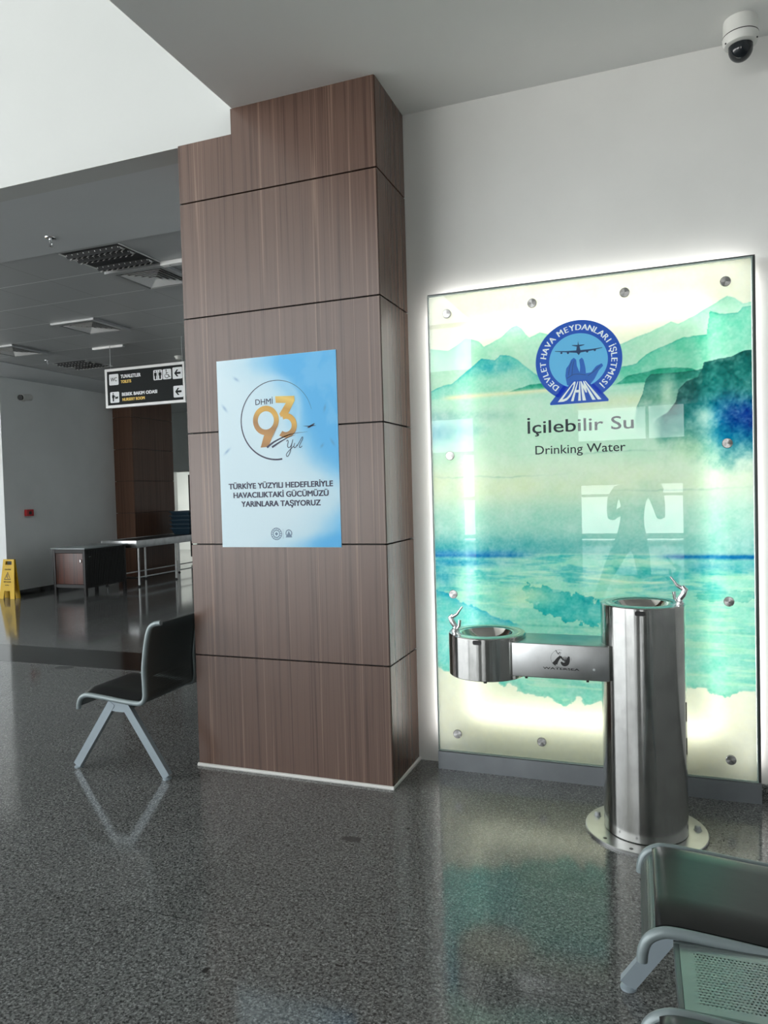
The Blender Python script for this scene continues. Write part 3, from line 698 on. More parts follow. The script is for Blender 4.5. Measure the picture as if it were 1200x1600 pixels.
    blend((.88, .95, .88), np.exp(-((s - 1.33) / .045) ** 2 - ((z - 1.80) / .05) ** 2) * (.3 + n2) * .9)
    blend((.80, .90, .78), np.exp(-((s - 1.27) / .10) ** 2 - ((z - 1.66) / .07) ** 2) * (.4 + n1) * .9)
    # middle water: creamy at the words, teal towards the horizon line
    m = sstep(1.145, 1.165, z) * (1 - sstep(1.30, 1.62, z + (n1 - .5) * .22))
    blend((.60, .82, .79), m * .8)
    blend((.33, .68, .72), m * np.exp(-((z - 1.18) / .07) ** 2) * (.6 + .6 * n1) * (1 - sstep(.5, .9, s) * .6))
    blend((.90, .91, .80), np.exp(-((z - 1.50 - (n1 - .5) * .12) / .09) ** 2) * (.35 + .5 * n1) * (1 - .5 * sstep(.9, 1.2, s)))
    for i, (zc, sc, a) in enumerate(((1.655, .85, .35), (1.56, .30, .3), (1.47, 1.2, .3))):
        zz = zc + .03 * (fbm(s, z * 0, 4, 40 + i) - .5) + .01 * (n3 - .5)
        blend((.42, .64, .62), np.exp(-((z - zz) / .004) ** 2) * a * np.exp(-((s - sc) / .28) ** 2) * (.4 + n2))
    # sea
    low = z + (n1 - .5) * .14 + (n2 - .5) * .09 - .05 * np.cos(s * 4.6 + .3)
    sea = (1 - sstep(1.148, 1.158, z)) * sstep(.475, .505, low)
    hz = fbm(s * .22 + n1 * .05, z, 26, 7, 4); hz2 = fbm(s * .12, z, 60, 8, 3)
    blend((.58, .85, .79), sea * .9)
    blend((.26, .70, .73), sea * sstep(.42, .66, hz) * (.25 + .75 * sstep(.88, 1.02, z)) * .75)
    blend((.80, .91, .82), sea * sstep(.52, .70, hz2) * .5)
    blend((.04, .42, .68), np.exp(-((z - 1.146) / .011) ** 2) * ((1 - sstep(.3, .62, s)) + sstep(1.08, 1.22, s)) * (.75 + .5 * n2))
    blend((.10, .48, .76), np.exp(-((z - 1.158) / .016) ** 2) * (1 - sstep(.3, .62, s)) * (.2 + .8 * n1))
    blend((.08, .52, .72), np.exp(-((z - 1.105) / .028) ** 2) * ((1 - sstep(.2, .6, s)) * .7 + sstep(1.1, 1.3, s) * .6) * (.2 + 1.1 * hz))
    # turquoise pools with hard watercolour edges
    def pool(col, f, lo_, a):
        i_ = sstep(lo_, lo_ + .012, f); blend(col, i_ * a * (.35 + .9 * n2)); blend(tuple(c * .7 for c in col), i_ * np.exp(-np.clip(f - lo_, 0, 1) / .012) * .45)
    f1 = 1.1 - np.hypot((s - .72) / .24, (z - .885 + (s - .72) * .25) / .075) * .5 + (n2 - .5) * .55 + (n3 - .5) * .25
    pool((.05, .64, .68), np.where(sea > .5, f1, 0), .62, .85)
    e = .955 - (s - .03) * .40 + wob * 2.4
    f2 = np.where(sea > .5, e - z, -1)
    blend((.30, .74, .78), sstep(0, .006, f2) * (1 - sstep(.34, .48, s)) * .55 * (.4 + n1))
    blend((.04, .58, .74), sstep(0, .006, f2) * np.exp(-np.clip(f2, 0, 1) / .022) * (1 - sstep(.38, .47, s)) * (.35 + n2))
    blend((.80, .90, .78), sea * np.exp(-((s - .50) / .12) ** 2 - ((z - .945) / .055) ** 2) * (.5 + n1) * .8)
    blend((.10, .55, .70), np.exp(-((s - .05) / .07) ** 2 - ((z - 1.03) / .05) ** 2) * (.2 + 1.2 * n2) * .8)
    f3 = 1.0 - np.hypot((s - 1.42) / .16, (z - .965) / .04) * .5 + (n2 - .5) * .5
    pool((.30, .72, .68), f3, .62, .5)
    blend((.35, .72, .68), sea * np.exp(-((z - .79) / .006) ** 2) * (.3 + n2) * .5)
    blend((.42, .74, .70), (np.abs(low - .492) < .010) * (1 - sstep(1.14, 1.15, z)) * .5)
    blend((.93, .95, .85), np.exp(-((z - 1.03 - .012 * np.cos(s * 9)) / .006) ** 2) * sstep(.72, .82, s) * (1 - sstep(1.12, 1.2, s)) * .7)
    edge = np.abs(.5 - sstep(.46, .54, z + (n1 - .5) * .14 + (n2 - .5) * .09 - .05 * np.cos(s * 4.6 + .3))) < .2
    blend((.50, .80, .74), edge * .35)
    n4 = fbm(s, z, 110, 11, 3); base = 1 - (1 - base) * np.clip(1 + .34 * (n4 - .5) + .42 * (n3 - .5) + .45 * (n2 - .5), .3, 1.7)[..., None]
    base = base + .05 * (1 - base) * np.array((1, .97, .9))
    return np.clip(base * (.97 + .06 * n3[..., None]), 0, 1)
print_sheet('printed_artwork', GX0 + .006, GX1 - .006, GZ0 + .006, GZ1 - .006, GY, 440, 690, panel_art, vcol('translucent_print', .6, .6), pn)
YE = GY - .001
b = MB(); ex, ez = -.344, 2.113; disc(b, ex, ez, .2075, YE, 96, .199)
b.add([(q[0], YE, q[1]) for q in ((-.483, 1.903), (-.205, 1.905), (-.203, 1.914), (-.225, 1.942), (-.30, 2.03), (-.39, 2.03), (-.462, 1.94), (-.485, 1.912))], [tuple(range(8))])
em = b.build('emblem', mat('emblem_blue', (.004, .10, .60), .5, Emission_Color=(.002, .07, .55, 1), Emission_Strength=.25), pn, smooth=False)  # emblem colours emit a little, standing in for backlight through the film
b = MB(); disc(b, ex, ez, .1405, YE - .0004, 72, .134); b.build('sky_disc', mat('emblem_light_blue', (.16, .50, .83), .45, Emission_Color=(.10, .45, .83, 1), Emission_Strength=.35), em, smooth=False)
b = MB(); yy = YE - .0008
HP = [(-.399, 1.996), (-.407, 2.042), (-.402, 2.08), (-.388, 2.097), (-.378, 2.12), (-.364, 2.129), (-.353, 2.118), (-.351, 2.089), (-.338, 2.055), (-.335, 2.083), (-.339, 2.117), (-.327, 2.127), (-.318, 2.115), (-.31, 2.077), (-.308, 2.048), (-.283, 2.051), (-.26, 2.079), (-.233, 2.091), (-.226, 2.079), (-.247, 2.057), (-.268, 2.017), (-.292, 1.99)]
b.prism(HP, yy, yy + .0003)
b.build('hand_mark', mat('emblem_mid_blue', (.022, .145, .56), .45, Emission_Color=(.01, .10, .5, 1), Emission_Strength=.35), em, smooth=False)
b = MB()
for L in ([(-.392, 2.045), (-.384, 2.09), (-.374, 2.11)], [(-.375, 2.045), (-.370, 2.09), (-.363, 2.115)], [(-.40, 2.03), (-.36, 2.048), (-.31, 2.04)], [(-.30, 2.035), (-.27, 2.055), (-.24, 2.08)]):
    ribbon(b, spline(L, 5), .0025, yy - .0003)
PL = [(-.455, 2.170), (-.40, 2.165), (-.352, 2.164), (-.349, 2.182), (-.372, 2.189), (-.3715, 2.192), (-.345, 2.190), (-.3425, 2.210), (-.3395, 2.190), (-.313, 2.190), (-.313, 2.187), (-.336, 2.182), (-.332, 2.164), (-.28, 2.164), (-.228, 2.168), (-.23, 2.165), (-.28, 2.157), (-.332, 2.152), (-.341, 2.140), (-.350, 2.152), (-.40, 2.159), (-.455, 2.167)]
b.prism(PL, yy - .0003, yy)
for x, zz in ((-.424, 2.158), (-.392, 2.155), (-.30, 2.154), (-.264, 2.158)): disc(b, x, zz, .0055, yy - .0004, 12)
b.build('airliner_mark', mat('emblem_dark_blue', (.02, .07, .28), .45), em, smooth=False)
b = MB(); b.add([(q[0], yy - .0004, q[1]) for q in ((-.462, 1.910), (-.222, 1.912), (-.303, 2.016), (-.372, 2.018))], [(0, 1, 2, 3)])
b.build('runway_mark', bpy.data.materials['emblem_blue'], em, smooth=False)
b = MB(); ym = yy - .0008
for ch, u0, u1 in (('D', .02, .25), ('H', .32, .52), ('M', .59, .85), ('I', .93, .985)):
    letter(b, ch, 0, 1, 0, 1, ym, .07 if ch != 'I' else .25, warp=lambda u, w, u0=u0, u1=u1: ((-.447 + (.081) * w) + (u0 + u * (u1 - u0)) * (.211 - .156 * w), 1.916 + .095 * w))
ringtxt = 'DEVLET HAVA MEYDANLARI İŞLETMESİ'
adv = {'I': .36, 'İ': .36, ' ': .38, 'M': .95, 'L': .62, 'E': .66, 'T': .66, 'S': .68, 'Ş': .68}
ws = [adv.get(c, .76) for c in ringtxt]; tot = sum(ws); acc = 0
for ch, w_ in zip(ringtxt, ws):
    a = math.radians(234 - 287 * (acc + w_ / 2) / tot); acc += w_
    if ch == ' ': continue
    vs, fs = glyphs(ch); x0, x1, _, _ = bbox(vs); q = .042
    th = a - PI / 2; ct, st = math.cos(th), math.sin(th)
    for i, o_ in enumerate((-.03, 0, .03)):
        b.add([(ex + .1565 * math.cos(a) + (x + o_ - (x0 + x1) / 2) * q * ct - t * q * st, ym - .00005 * i, ez + (.1565 * math.sin(a) + (x + o_ - (x0 + x1) / 2) * q * st + t * q * ct) * .96) for x, t in vs], fs)
b.build('emblem_lettering', mat('emblem_white', (.86, .88, .90), .4, Emission_Color=(.86, .88, .9, 1), Emission_Strength=.35), em, smooth=False)
tag(letter(MB(), 'İçilebilir Su', -.6, -.09, 1.767, 1.829, YE, .008, ref='l').build('caption_lettering', M['ink'], pn, smooth=False), 'larger dark Turkish caption line')
tag(letter(MB(), 'Drinking Water', -.562, -.129, 1.660, 1.703, YE, .005, ref='D').build('caption_lettering', M['ink'], pn, smooth=False), 'smaller dark English caption line')
# glass in front of the print, steel standoffs through it, frame and plinth
MB().box(GX0 + .003, GX1 - .003, GY - .010, GY - .004, GZ0 + .003, GZ1 - .003).build('glass_sheet', M['glass'], pn, smooth=False)
b = MB(); t = .0045
b.box(GX0, GX1, GY - .011, GY + .004, GZ1 - t, GZ1); b.box(GX0, GX0 + t, GY - .011, GY + .004, GZ0 + t, GZ1 - t); b.box(GX1 - t, GX1, GY - .011, GY + .004, GZ0 + t, GZ1 - t); b.box(GX0, GX1, GY - .011, GY + .004, GZ0, GZ0 + t)
b.build('glass_edge', M['glass_edge'], pn, smooth=False)
b = MB(); 
b.box(GX0 - .004, GX1 + .012, GY + .006, GY + .024, GZ1 - .006, GZ1 + .010); b.box(GX0 - .006, GX0 + .006, GY + .006, GY + .024, GZ0, GZ1); b.box(GX1 - .002, GX1 + .012, GY + .000, GY + .024, GZ0, GZ1)
b.build('rear_frame', M['frame'], pn, smooth=False)
for i, (x, z) in enumerate([(-1.003, 2.412), (-.561, 2.416), (-.121, 2.416), (.318, 2.414), (-1.004, 1.672), (.317, 1.674), (-1.005, .942), (.315, .940), (-1.0, .197), (-.559, .197), (.315, .196)]):
    bt = MB().lathe([(.023, 0), (.023, -.008), (.021, -.010), (0.0, -.0105)], (x, GY - .010, z), 28, 'Y', cap0=True).build('standoff_bolt', steel('spun_steel', (.58, .57, .56), .25, .85, 'Y', 0.0) if i == 0 else bpy.data.materials['spun_steel'], pn)
MB().box(GX0 - .002, GX1 + .012, GY - .014, YW - .002, 0, GZ0 - .003).build('plinth', M['plinth'], pn, smooth=False)
#@@MORE
# ------------------------------------------------------------------ drinking fountain
fx, fy = -.058, 3.285
ft = thing('drinking_fountain', (fx, fy, 0), 'two-height brushed steel drinking fountain on a round foot before the glass panel', 'drinking fountain')
bp = MB().lathe([(.172, .0), (.252, .0), (.252, .009), (.249, .012), (.172, .012)], (fx, fy, 0), 80, cap0=False, cap1=False).build('base_plate', M['steel_flat'], ft)
for a in (165, 10, 90):
    x, y_ = fx + .212 * math.cos(math.radians(a)), fy + .212 * math.sin(math.radians(a))
    b = MB().lathe([(.017, .012), (.017, .014), (.012, .015), (.012, .026), (.009, .030), (0, .031)], (x, y_, 0), 18, cap0=False); b.build('anchor_bolt', M['grey'], bp)
for a in (224, 256): MB().lathe([(.008, .0121), (.008, .0126), (0, .0126)], (fx + .222 * math.cos(math.radians(a)), fy + .222 * math.sin(math.radians(a)), 0), 14, cap0=False).build('bolt_hole', M['black'], bp)
def basin(name, cx, cy, r, z0, z1, slot_z, tap_dx, lean, tap_z, parent):
    p = MB().lathe([(r - .012, z0), (r - .003, z0), (r, z0 + .003), (r, z1 - .004), (r - .003, z1), (r - .018, z1)], (cx, cy, 0), 96, cap0=True, cap1=False).build(name, M['steel'], parent)
    ri = r * .66
    MB().lathe([(r - .019, z1 + .0005), (ri + .012, z1 + .001), (ri, z1 - .003), (ri * .92, z1 - .022), (ri * .62, z1 - .055), (ri * .2, z1 - .072), (.018, z1 - .074), (.0, z1 - .075)], (cx, cy, 0), 80, cap0=False, cap1=False).build('bowl', M['mirror'], p)
    MB().lathe([(r - .017, z1), (ri + .010, z1 + .0015)], (cx, cy, 0), 80, cap0=False, cap1=False).build('rim', M['steel_flat'], p)
    # sensor slot on the front
    pts = []; hw, hh, cr = .020, .0095, .007
    for (sx, sz, a0) in ((1, 1, 0), (-1, 1, 90), (-1, -1, 180), (1, -1, 270)):
        for k in range(5):
            a = math.radians(a0 + k * 22.5); pts.append(((hw - cr) * sx + cr * math.cos(a), (hh - cr) * sz + cr * math.sin(a)))
    phi = -.035
    vs = []
    for (u, v) in pts:
        th = -PI / 2 + phi + u / r; vs.append((cx + (r + .0012) * math.cos(th), cy + (r + .0012) * math.sin(th), slot_z + v))
    vin = [(cx + (q[0] - cx) * .97, cy + (q[1] - cy) * .97, q[2]) for q in vs]; n = len(vs)
    MB().add(vs + vin, [tuple(range(n))] + [(i, (i + 1) % n, n + (i + 1) % n, n + i) for i in range(n)]).build('sensor_slot', M['black'], p, smooth=False)
    # bubbler tap
    tx = cx + tap_dx; d = lean
    t = MB().lathe([(.017, 0), (.017, .006), (.012, .010), (.011, .026), (0, .028)], (tx, cy, z1), 22).build('bubbler_tap', M['chrome'], parent)
    b = MB(); b.tube([(tx, cy, z1 + .02), (tx - d * .012, cy, z1 + .036), (tx - d * .022, cy, z1 + .060), (tx - d * .010, cy, z1 + .074)], [.0125, .014, .0125, .008], 14); b.build('tap_body', M['chrome'], t)
    b = MB(); b.tube([(tx - d * .026, cy, z1 + .054), (tx - d * .010, cy, z1 + .064), (tx + d * .010, cy, z1 + .076), (tx + d * .022, cy, z1 + .094), (tx + d * .036, cy, z1 + .112)], [.009, .0095, .007, .0055, .0045], 12); b.build('lever', M['chrome'], t)
    b = MB(); b.tube([(tx + d * .008, cy - .004, z1 + .006), (tx + d * .020, cy - .004, z1 + .022), (tx + d * .023, cy - .004, z1 + .05)], [.006, .007, .008], 12); b.build('spout', M['chrome'], t)
    return p
tall = basin('tall_column', fx, fy, .172, .0125, .990, .969, .150, -1, 0, ft)
basin('low_basin', -.737, fy, .176, .645, .835, .818, -.150, 1, 0, ft)
for z0, z1 in ((.50, .58), (.36, .43)):
    a = math.radians(-12); MB().box(fx + .1715 * math.cos(a) - .002, fx + .1735 * math.cos(a), fy + .172 * math.sin(a) - .004, fy + .172 * math.sin(a) + .004, z0, z1).build('hinge_slot', M['black'], tall, smooth=False)
arm = MB().box(-.60, -.19, 3.158, 3.385, .668, .8175, .004).build('linking_arm', M['steel_flat'], ft)
tag(arm, 'flat steel arm with an etched wave mark')
MB().lathe([(.006, 3.1585), (.006, 3.1565), (0, 3.156)], (-.252, 0, .716), 14, 'Y').build('screw', M['grey'], arm)
for x in (-.54, -.28): MB().lathe([(.006, .660), (.006, .668)], (x, 3.17, 0), 10).build('screw', M['black'], arm)
MB().lathe([(.008, .636), (.008, .645)], (-.715, 3.13, 0), 12).build('drain_screw', M['black'], ft)
ym = 3.1575
b = letter(MB(), 'WATERSEA', -.466, -.312, .7085, .7175, ym, .02); b.build('etched_lettering', M['etch'], arm, smooth=False)
b = MB(); ring(b, -.393, .757, .0375, .0385, ym, 75, 268, 40, rz=.98)
ribbon(b, spline([(-.410, .793), (-.404, .783), (-.399, .776), (-.396, .781), (-.391, .785)], 5), .003, ym)
def hand(sg, cx):
    ribbon(b, spline([(cx - sg * .014, .731), (cx - sg * .004, .744), (cx + sg * .004, .757), (cx + sg * .014, .765)], 6), lambda q: .017 - .011 * q, ym)
hand(1, -.405)
ribbon(b, spline([(-.412, .733), (-.403, .751), (-.391, .764), (-.383, .758), (-.378, .749)], 6), lambda q: .016 - .012 * q, ym - .0002)
ribbon(b, spline([(-.388, .743), (-.378, .733), (-.365, .737), (-.358, .752), (-.355, .768)], 6), lambda q: .006 + .012 * math.sin(q * PI), ym - .0002)
for k in range(4): ribbon(b, [(-.372 + k * .005, .745), (-.378 + k * .0068, .768 - .002 * abs(k - 1) )], lambda q: .006 - .004 * q, ym - .0003)
ribbon(b, spline([(-.404, .745), (-.396, .765), (-.392, .775), (-.387, .784)], 4), .0015, ym - .0003)
b.box(-.346, -.3452, ym - .0003, ym, .750, .762)
b.build('wave_emblem', M['etch'], arm, smooth=False)

# ------------------------------------------------------------------ benches (local: x from front foot to back, y along the row)
PROF = [(.047, .340), (.050, .368), (.062, .396), (.088, .415), (.125, .421), (.23, .414), (.33, .405), (.42, .399), (.462, .400), (.485, .412), (.497, .440), (.497, .50), (.496, .58), (.506, .66), (.520, .735), (.534, .785), (.552, .815), (.580, .832), (.618, .838)]
def sheet(mb_name, prof, y0, y1, parent, off=0.0, perf_range=(.0, 1.0), thick=.002, names='seat_shell'):
    P = [Vector((p[0], p[1])) for p in prof]
    L = [0]
    for i in range(1, len(P)): L.append(L[-1] + (P[i] - P[i - 1]).length)
    nrm = []
    for i in range(len(P)):
        t = (P[min(i + 1, len(P) - 1)] - P[max(i - 1, 0)]).normalized(); nrm.append(Vector((-t.y, t.x)))
    ys = [y0, y0 + .03, y1 - .03, y1]
    me = bpy.data.meshes.new(names); vs = []; uvs = []
    for i, p in enumerate(P):
        q = p + nrm[i] * off
        for yy_ in ys: vs.append((q.x, yy_, q.y)); uvs.append((yy_, L[i]))
    fs = []; mi = []
    for i in range(len(P) - 1):
        for j in range(3):
            fs.append((i * 4 + j, i * 4 + j + 1, i * 4 + j + 5, i * 4 + j + 4)); mi.append(1 if j == 1 and perf_range[0] <= L[i] / L[-1] <= perf_range[1] else 0)
    me.from_pydata(vs, [], fs); me.materials.append(M['seatsheet']); me.materials.append(M['perf']); me.polygons.foreach_set('material_index', mi)
    ul = me.uv_layers.new(name='uv')
    for lp in me.loops: ul.data[lp.index].uv = uvs[lp.vertex_index]
    me.polygons.foreach_set('use_smooth', [True] * len(fs))
    o = bpy.data.objects.new(names, me); COL.objects.link(o); o.parent = parent; ORG[o.name] = (0, 0, 0)
    if thick:
        md = o.modifiers.new('thickness', 'SOLIDIFY'); md.thickness = thick; md.offset = 0; md.use_rim = True
    return o
def cushion(name, prof, y0, y1, th, parent, n0=.004):
    P = [Vector((p[0], p[1])) for p in prof]; k = len(P); ny = 9
    vs = []; fs = []
    for i, p in enumerate(P):
        t = (P[min(i + 1, k - 1)] - P[max(i - 1, 0)]).normalized(); nn = Vector((-t.y, t.x)); u = i / (k - 1)
        eu = min(1, min(u, 1 - u) / .09); eu = math.sqrt(max(0, 1 - (1 - eu) ** 2))
        for j in range(ny):
            v = j / (ny - 1); ev = min(1, min(v, 1 - v) / .14); ev = math.sqrt(max(0, 1 - (1 - ev) ** 2))
            q = p + nn * (n0 + th * (.25 + .75 * eu * ev)); vs.append((q.x, y0 + v * (y1 - y0), q.y))
    for i, p in enumerate(P):
        t = (P[min(i + 1, k - 1)] - P[max(i - 1, 0)]).normalized(); nn = Vector((-t.y, t.x)); q = p + nn * n0
        for j in range(ny): vs.append((q.x, y0 + j / (ny - 1) * (y1 - y0), q.y))
    o = k * ny
    for i in range(k - 1):
        for j in range(ny - 1):
            a = i * ny + j; fs.append((a, a + 1, a + ny + 1, a + ny)); fs.append((o + a, o + a + ny, o + a + ny + 1, o + a + 1))
        for j in (0, ny - 1):
            a = i * ny + j; fs.append((a, a + ny, o + a + ny, o + a))
    for j in range(ny - 1):
        for i in (0, k - 1):
            a = i * ny + j; fs.append((a, a + 1, o + a + 1, o + a))
    return MB().add(vs, fs).build(name, M['vinyl'], parent, ang=60)
def dense(prof, a, b, n):
    s = spline([(p[0], p[1]) for p in prof], 6); i0 = int(a * (len(s) - 1)); i1 = int(b * (len(s) - 1))
    return [s[round(i0 + (i1 - i0) * i / n)] for i in range(n + 1)]
SM = spline(PROF, 5)
def bench(loc, rz, layout, legs, label):
    """layout: list of ('seat'|'table', y0, y1); legs: list of y"""
    r = thing('waiting_bench', loc, label, 'bench', 'airport waiting benches', local=True, rz=rz)
    ys = [q for l in layout for q in l[1:]]
    MB().box(.28, .33, min(ys) + .02, max(ys) - .02, .335, .385).build('beam', M['seatsheet'], r, smooth=False)
    for ly in legs:
        for (xa, xb, sgn) in ((.004, .265, -1), (.606, .345, 1)):
            l = MB().bar((xa, ly, .014), (xb, ly, .385), .046, .028).build('leg', M['leg'], r, smooth=False)
            MB().lathe([(.024, 0), (.024, .006), (.014, .012), (.008, .014), (.008, .024)], (xa + (.004 if sgn < 0 else -.004), ly, 0), 20).build('foot', M['leg'], l)
        MB().box(.262, .352, ly - .012, ly + .012, .34, .398).build('leg_bracket', M['leg'], r, smooth=False)
    for kind, y0, y1 in layout:
        if kind == 'seat':
            for yy_ in (y0, y1):
                MB().tube([(p[0], yy_, p[1]) for p in SM], .0135, 12).build('frame_tube', M['tube'], r, ang=60)
            sheet('s', dense(PROF, .03, 1.0, 40), y0 + .006, y1 - .006, r, perf_range=(.0, .62))
            cushion('seat_cushion', dense(PROF, .16, .445, 20), y0 + .014, y1 - .014, .026, r)
            cushion('back_cushion', dense(PROF, .66, .88, 16), y0 + .02, y1 - .02, .020, r)
        else:
            x0, x1, z = .118, .48, .410
            t = MB(); t.box(x0, x1, y0, y0 + .012, z - .032, z, .002); t.box(x0, x1, y1 - .012, y1, z - .032, z, .002); t.box(x0, x0 + .012, y0 + .012, y1 - .012, z - .032, z, .002); t.box(x1 - .012, x1, y0 + .012, y1 - .012, z - .032, z, .002)
            tb = t.build('side_table_frame', M['seatsheet'], r)
            xs = [x0 + .012, x0 + .042, x1 - .042, x1 - .012]; yy = [y0 + .012, y0 + .036, y1 - .036, y1 - .012]
            me = bpy.data.meshes.new('perforated_plate'); vs = [(a, c, z - .003) for a in xs for c in yy]
            fs = [(i * 4 + j, i * 4 + j + 1, i * 4 + j + 5, i * 4 + j + 4) for i in range(3) for j in range(3)]
            me.from_pydata(vs, [], fs); me.materials.append(M['plate']); me.materials.append(M['plate_perf'])
            me.polygons.foreach_set('material_index', [1 if i == 4 else 0 for i in range(9)])
            ul = me.uv_layers.new(name='uv')
            for lp in me.loops: v = me.vertices[lp.vertex_index].co; ul.data[lp.index].uv = (v.x, v.y)
            o = bpy.data.objects.new('perforated_plate', me); COL.objects.link(o); o.parent = tb; ORG[o.name] = (0, 0, 0)
            md = o.modifiers.new('thickness', 'SOLIDIFY'); md.thickness = .002
    return r
bench((-3.050, 3.15, 0), 0, [('seat', -.025, .42), ('seat', .45, .895), ('seat', .925, 1.37)], [0, 1.34], 'grey metal bench with black pads beside the left edge of the wood pillar')
bench((-.103, 2.222, 0), math.radians(1.4), [('seat', -.394, .034), ('table', -.652, -.402), ('seat', -1.11, -.682)], [0, -1.06], 'grey metal bench with black pads and perforated side table at the lower right')

# ------------------------------------------------------------------ security camera over the panel
cxx, cyy = .385, 3.625
dc = thing('security_camera', (cxx, cyy, ZS), 'white dome security camera on the low ceiling', 'security camera')
MB().lathe([(.068, ZS), (.070, ZS - .01), (.072, ZS - .068)], (cxx, cyy, 0), 48).build('base', M['white_plastic'], dc)
MB().lathe([(.0735, ZS - .068), (.0735, ZS - .072)], (cxx, cyy, 0), 48).build('seam_ring', M['black'], dc)
lid = MB().lathe([(.0735, ZS - .072), (.0725, ZS - .090), (.066, ZS - .106), (.050, ZS - .112)], (cxx, cyy, 0), 48).build('lid', M['white_plastic'], dc)
for a in (205, 335): 
    ca, sa = math.cos(math.radians(a)), math.sin(math.radians(a)); MB().lathe([(.004, ZS - .100), (.004, ZS - .104), (0, ZS - .104)], (cxx + .068 * ca, cyy + .068 * sa, 0), 10).build('screw', M['dark'], lid)
MB().lathe([(.050, ZS - .110)] + [(.050 * math.cos(t), ZS - .125 - .052 * math.sin(t)) for t in np.linspace(0, PI / 2, 12)], (cxx, cyy, 0), 40).build('smoked_dome', M['dome'], dc)

# ------------------------------------------------------------------ hanging sign in the far hall
SX0, SX1, SZ0, SZ1, SY = -6.452, -5.264, 2.626, 3.112, 7.37
sg = thing('hanging_sign', ((SX0 + SX1) / 2, SY, SZ0), 'black ceiling sign with toilet and nursery arrows left of the pillar', 'sign')
MB().box(SX0 + .02, SX1 - .02, SY + .004, SY + .056, SZ0 + .02, SZ1 - .02).build('face', M['sign_black'], sg, smooth=False)
b = MB(); t = .032
b.box(SX0, SX1, SY, SY + .06, SZ1 - t, SZ1); b.box(SX0, SX1, SY, SY + .06, SZ0, SZ0 + t); b.box(SX0, SX0 + t, SY, SY + .06, SZ0 + t, SZ1 - t); b.box(SX1 - t * .8, SX1, SY, SY + .06, SZ0 + t, SZ1 - t)
b.build('frame', M['alu'], sg, smooth=False)
for x in (-6.385, -5.31): MB().tube([(x, SY + .03, SZ1), (x, SY + .03, ZB + .006)], .004, 6).build('suspension_wire', M['grey'], sg)
y = SY + .0035
def rrect(mb, x0, x1, z0, z1, y, r=.014):
    pts = []
    for (cx, cz, a0) in ((x1 - r, z1 - r, 0), (x0 + r, z1 - r, 90), (x0 + r, z0 + r, 180), (x1 - r, z0 + r, 270)):
        for k in range(5): a = math.radians(a0 + k * 22.5); pts.append((cx + r * math.cos(a), y, cz + r * math.sin(a)))
    return mb.add(pts, [tuple(range(20))])
def arrow(mb, cx, cz, s, y):
    mb.add([(cx + q[0] * s, y, cz + q[1] * s) for q in ((-.9, 0), (-.15, .85), (.30, .85), (-.18, .24), (.95, .24), (.95, -.24), (-.18, -.24), (.30, -.85), (-.15, -.85))], [(0, 1, 2, 3), (0, 3, 6), (0, 6, 7, 8), (3, 4, 5, 6)])
def figure(mb, cx, z0, h, y, wide=1.0):
    disc(mb, cx, z0 + h * .91, h * .085, y, 16)
    mb.add([(cx + q[0] * h * wide, y, z0 + q[1] * h) for q in ((-.17, .78), (.17, .78), (.19, .42), (.12, .42), (.10, .0), (-.10, .0), (-.12, .42), (-.19, .42))], [tuple(range(8))])
def plate(x0, x1, z0, z1, paint):
    p = rrect(MB(), x0, x1, z0, z1, y).build('pictogram_plate', M['sign_white'], sg, smooth=False)
    m_ = MB(); paint(m_, y - .0015); m_.build('pictogram', M['sign_black'], p, smooth=False)
plate(-6.390, -6.245, 2.908, 3.045, lambda m_, yy: letter(m_, 'WC', -6.368, -6.268, 2.955, 3.003, yy, .01))
def nursery(m_, yy):
    figure(m_, -6.335, 2.705, .105, yy, .9); ribbon(m_, [(-6.33, 2.775), (-6.295, 2.758)], .009, yy); m_.add([(q[0], yy, q[1]) for q in ((-6.305, 2.755), (-6.258, 2.765), (-6.262, 2.745), (-6.30, 2.738))], [(0, 1, 2, 3)])
    ribbon(m_, [(-6.306, 2.738), (-6.262, 2.742)], .006, yy); 
plate(-6.382, -6.243, 2.688, 2.823, nursery)
def people(m_, yy):
    figure(m_, -5.686, 2.93, .104, yy); figure(m_, -5.618, 2.93, .104, yy, 1.1); m_.box(-5.6535, -5.6505, yy, yy + .001, 2.925, 3.04)
plate(-5.717, -5.587, 2.920, 3.044, people)
def chair_(m_, yy):
    disc(m_, -5.527, 3.028, .009, yy, 14); ribbon(m_, [(-5.527, 3.015), (-5.524, 2.975), (-5.495, 2.972), (-5.482, 2.945), (-5.468, 2.948)], .010, yy); ring(m_, -5.520, 2.962, .024, .031, yy, 130, 380, 40); ribbon(m_, [(-5.525, 2.998), (-5.500, 2.995)], .007, yy)
plate(-5.579, -5.457, 2.920, 3.043, chair_)
plate(-5.437, -5.296, 2.913, 3.052, lambda m_, yy: arrow(m_, -5.367, 2.982, .050, yy))
plate(-5.432, -5.292, 2.690, 2.830, lambda m_, yy: arrow(m_, -5.362, 2.760, .050, yy))
letter(MB(), 'TUVALETLER', -6.211, -5.906, 2.986, 3.027, y, .05).build('white_lettering', M['sign_white'], sg, smooth=False)
letter(MB(), 'BEBEK BAKIM ODASI', -6.202, -5.669, 2.765, 2.804, y, .05).build('white_lettering', M['sign_white'], sg, smooth=False)
letter(MB(), 'TOILETS', -6.211, -6.052, 2.924, 2.959, y, .05).build('yellow_lettering', M['sign_yellow'], sg, smooth=False)
letter(MB(), 'NURSERY ROOM', -6.196, -5.857, 2.702, 2.737, y, .05).build('yellow_lettering', M['sign_yellow'], sg, smooth=False)

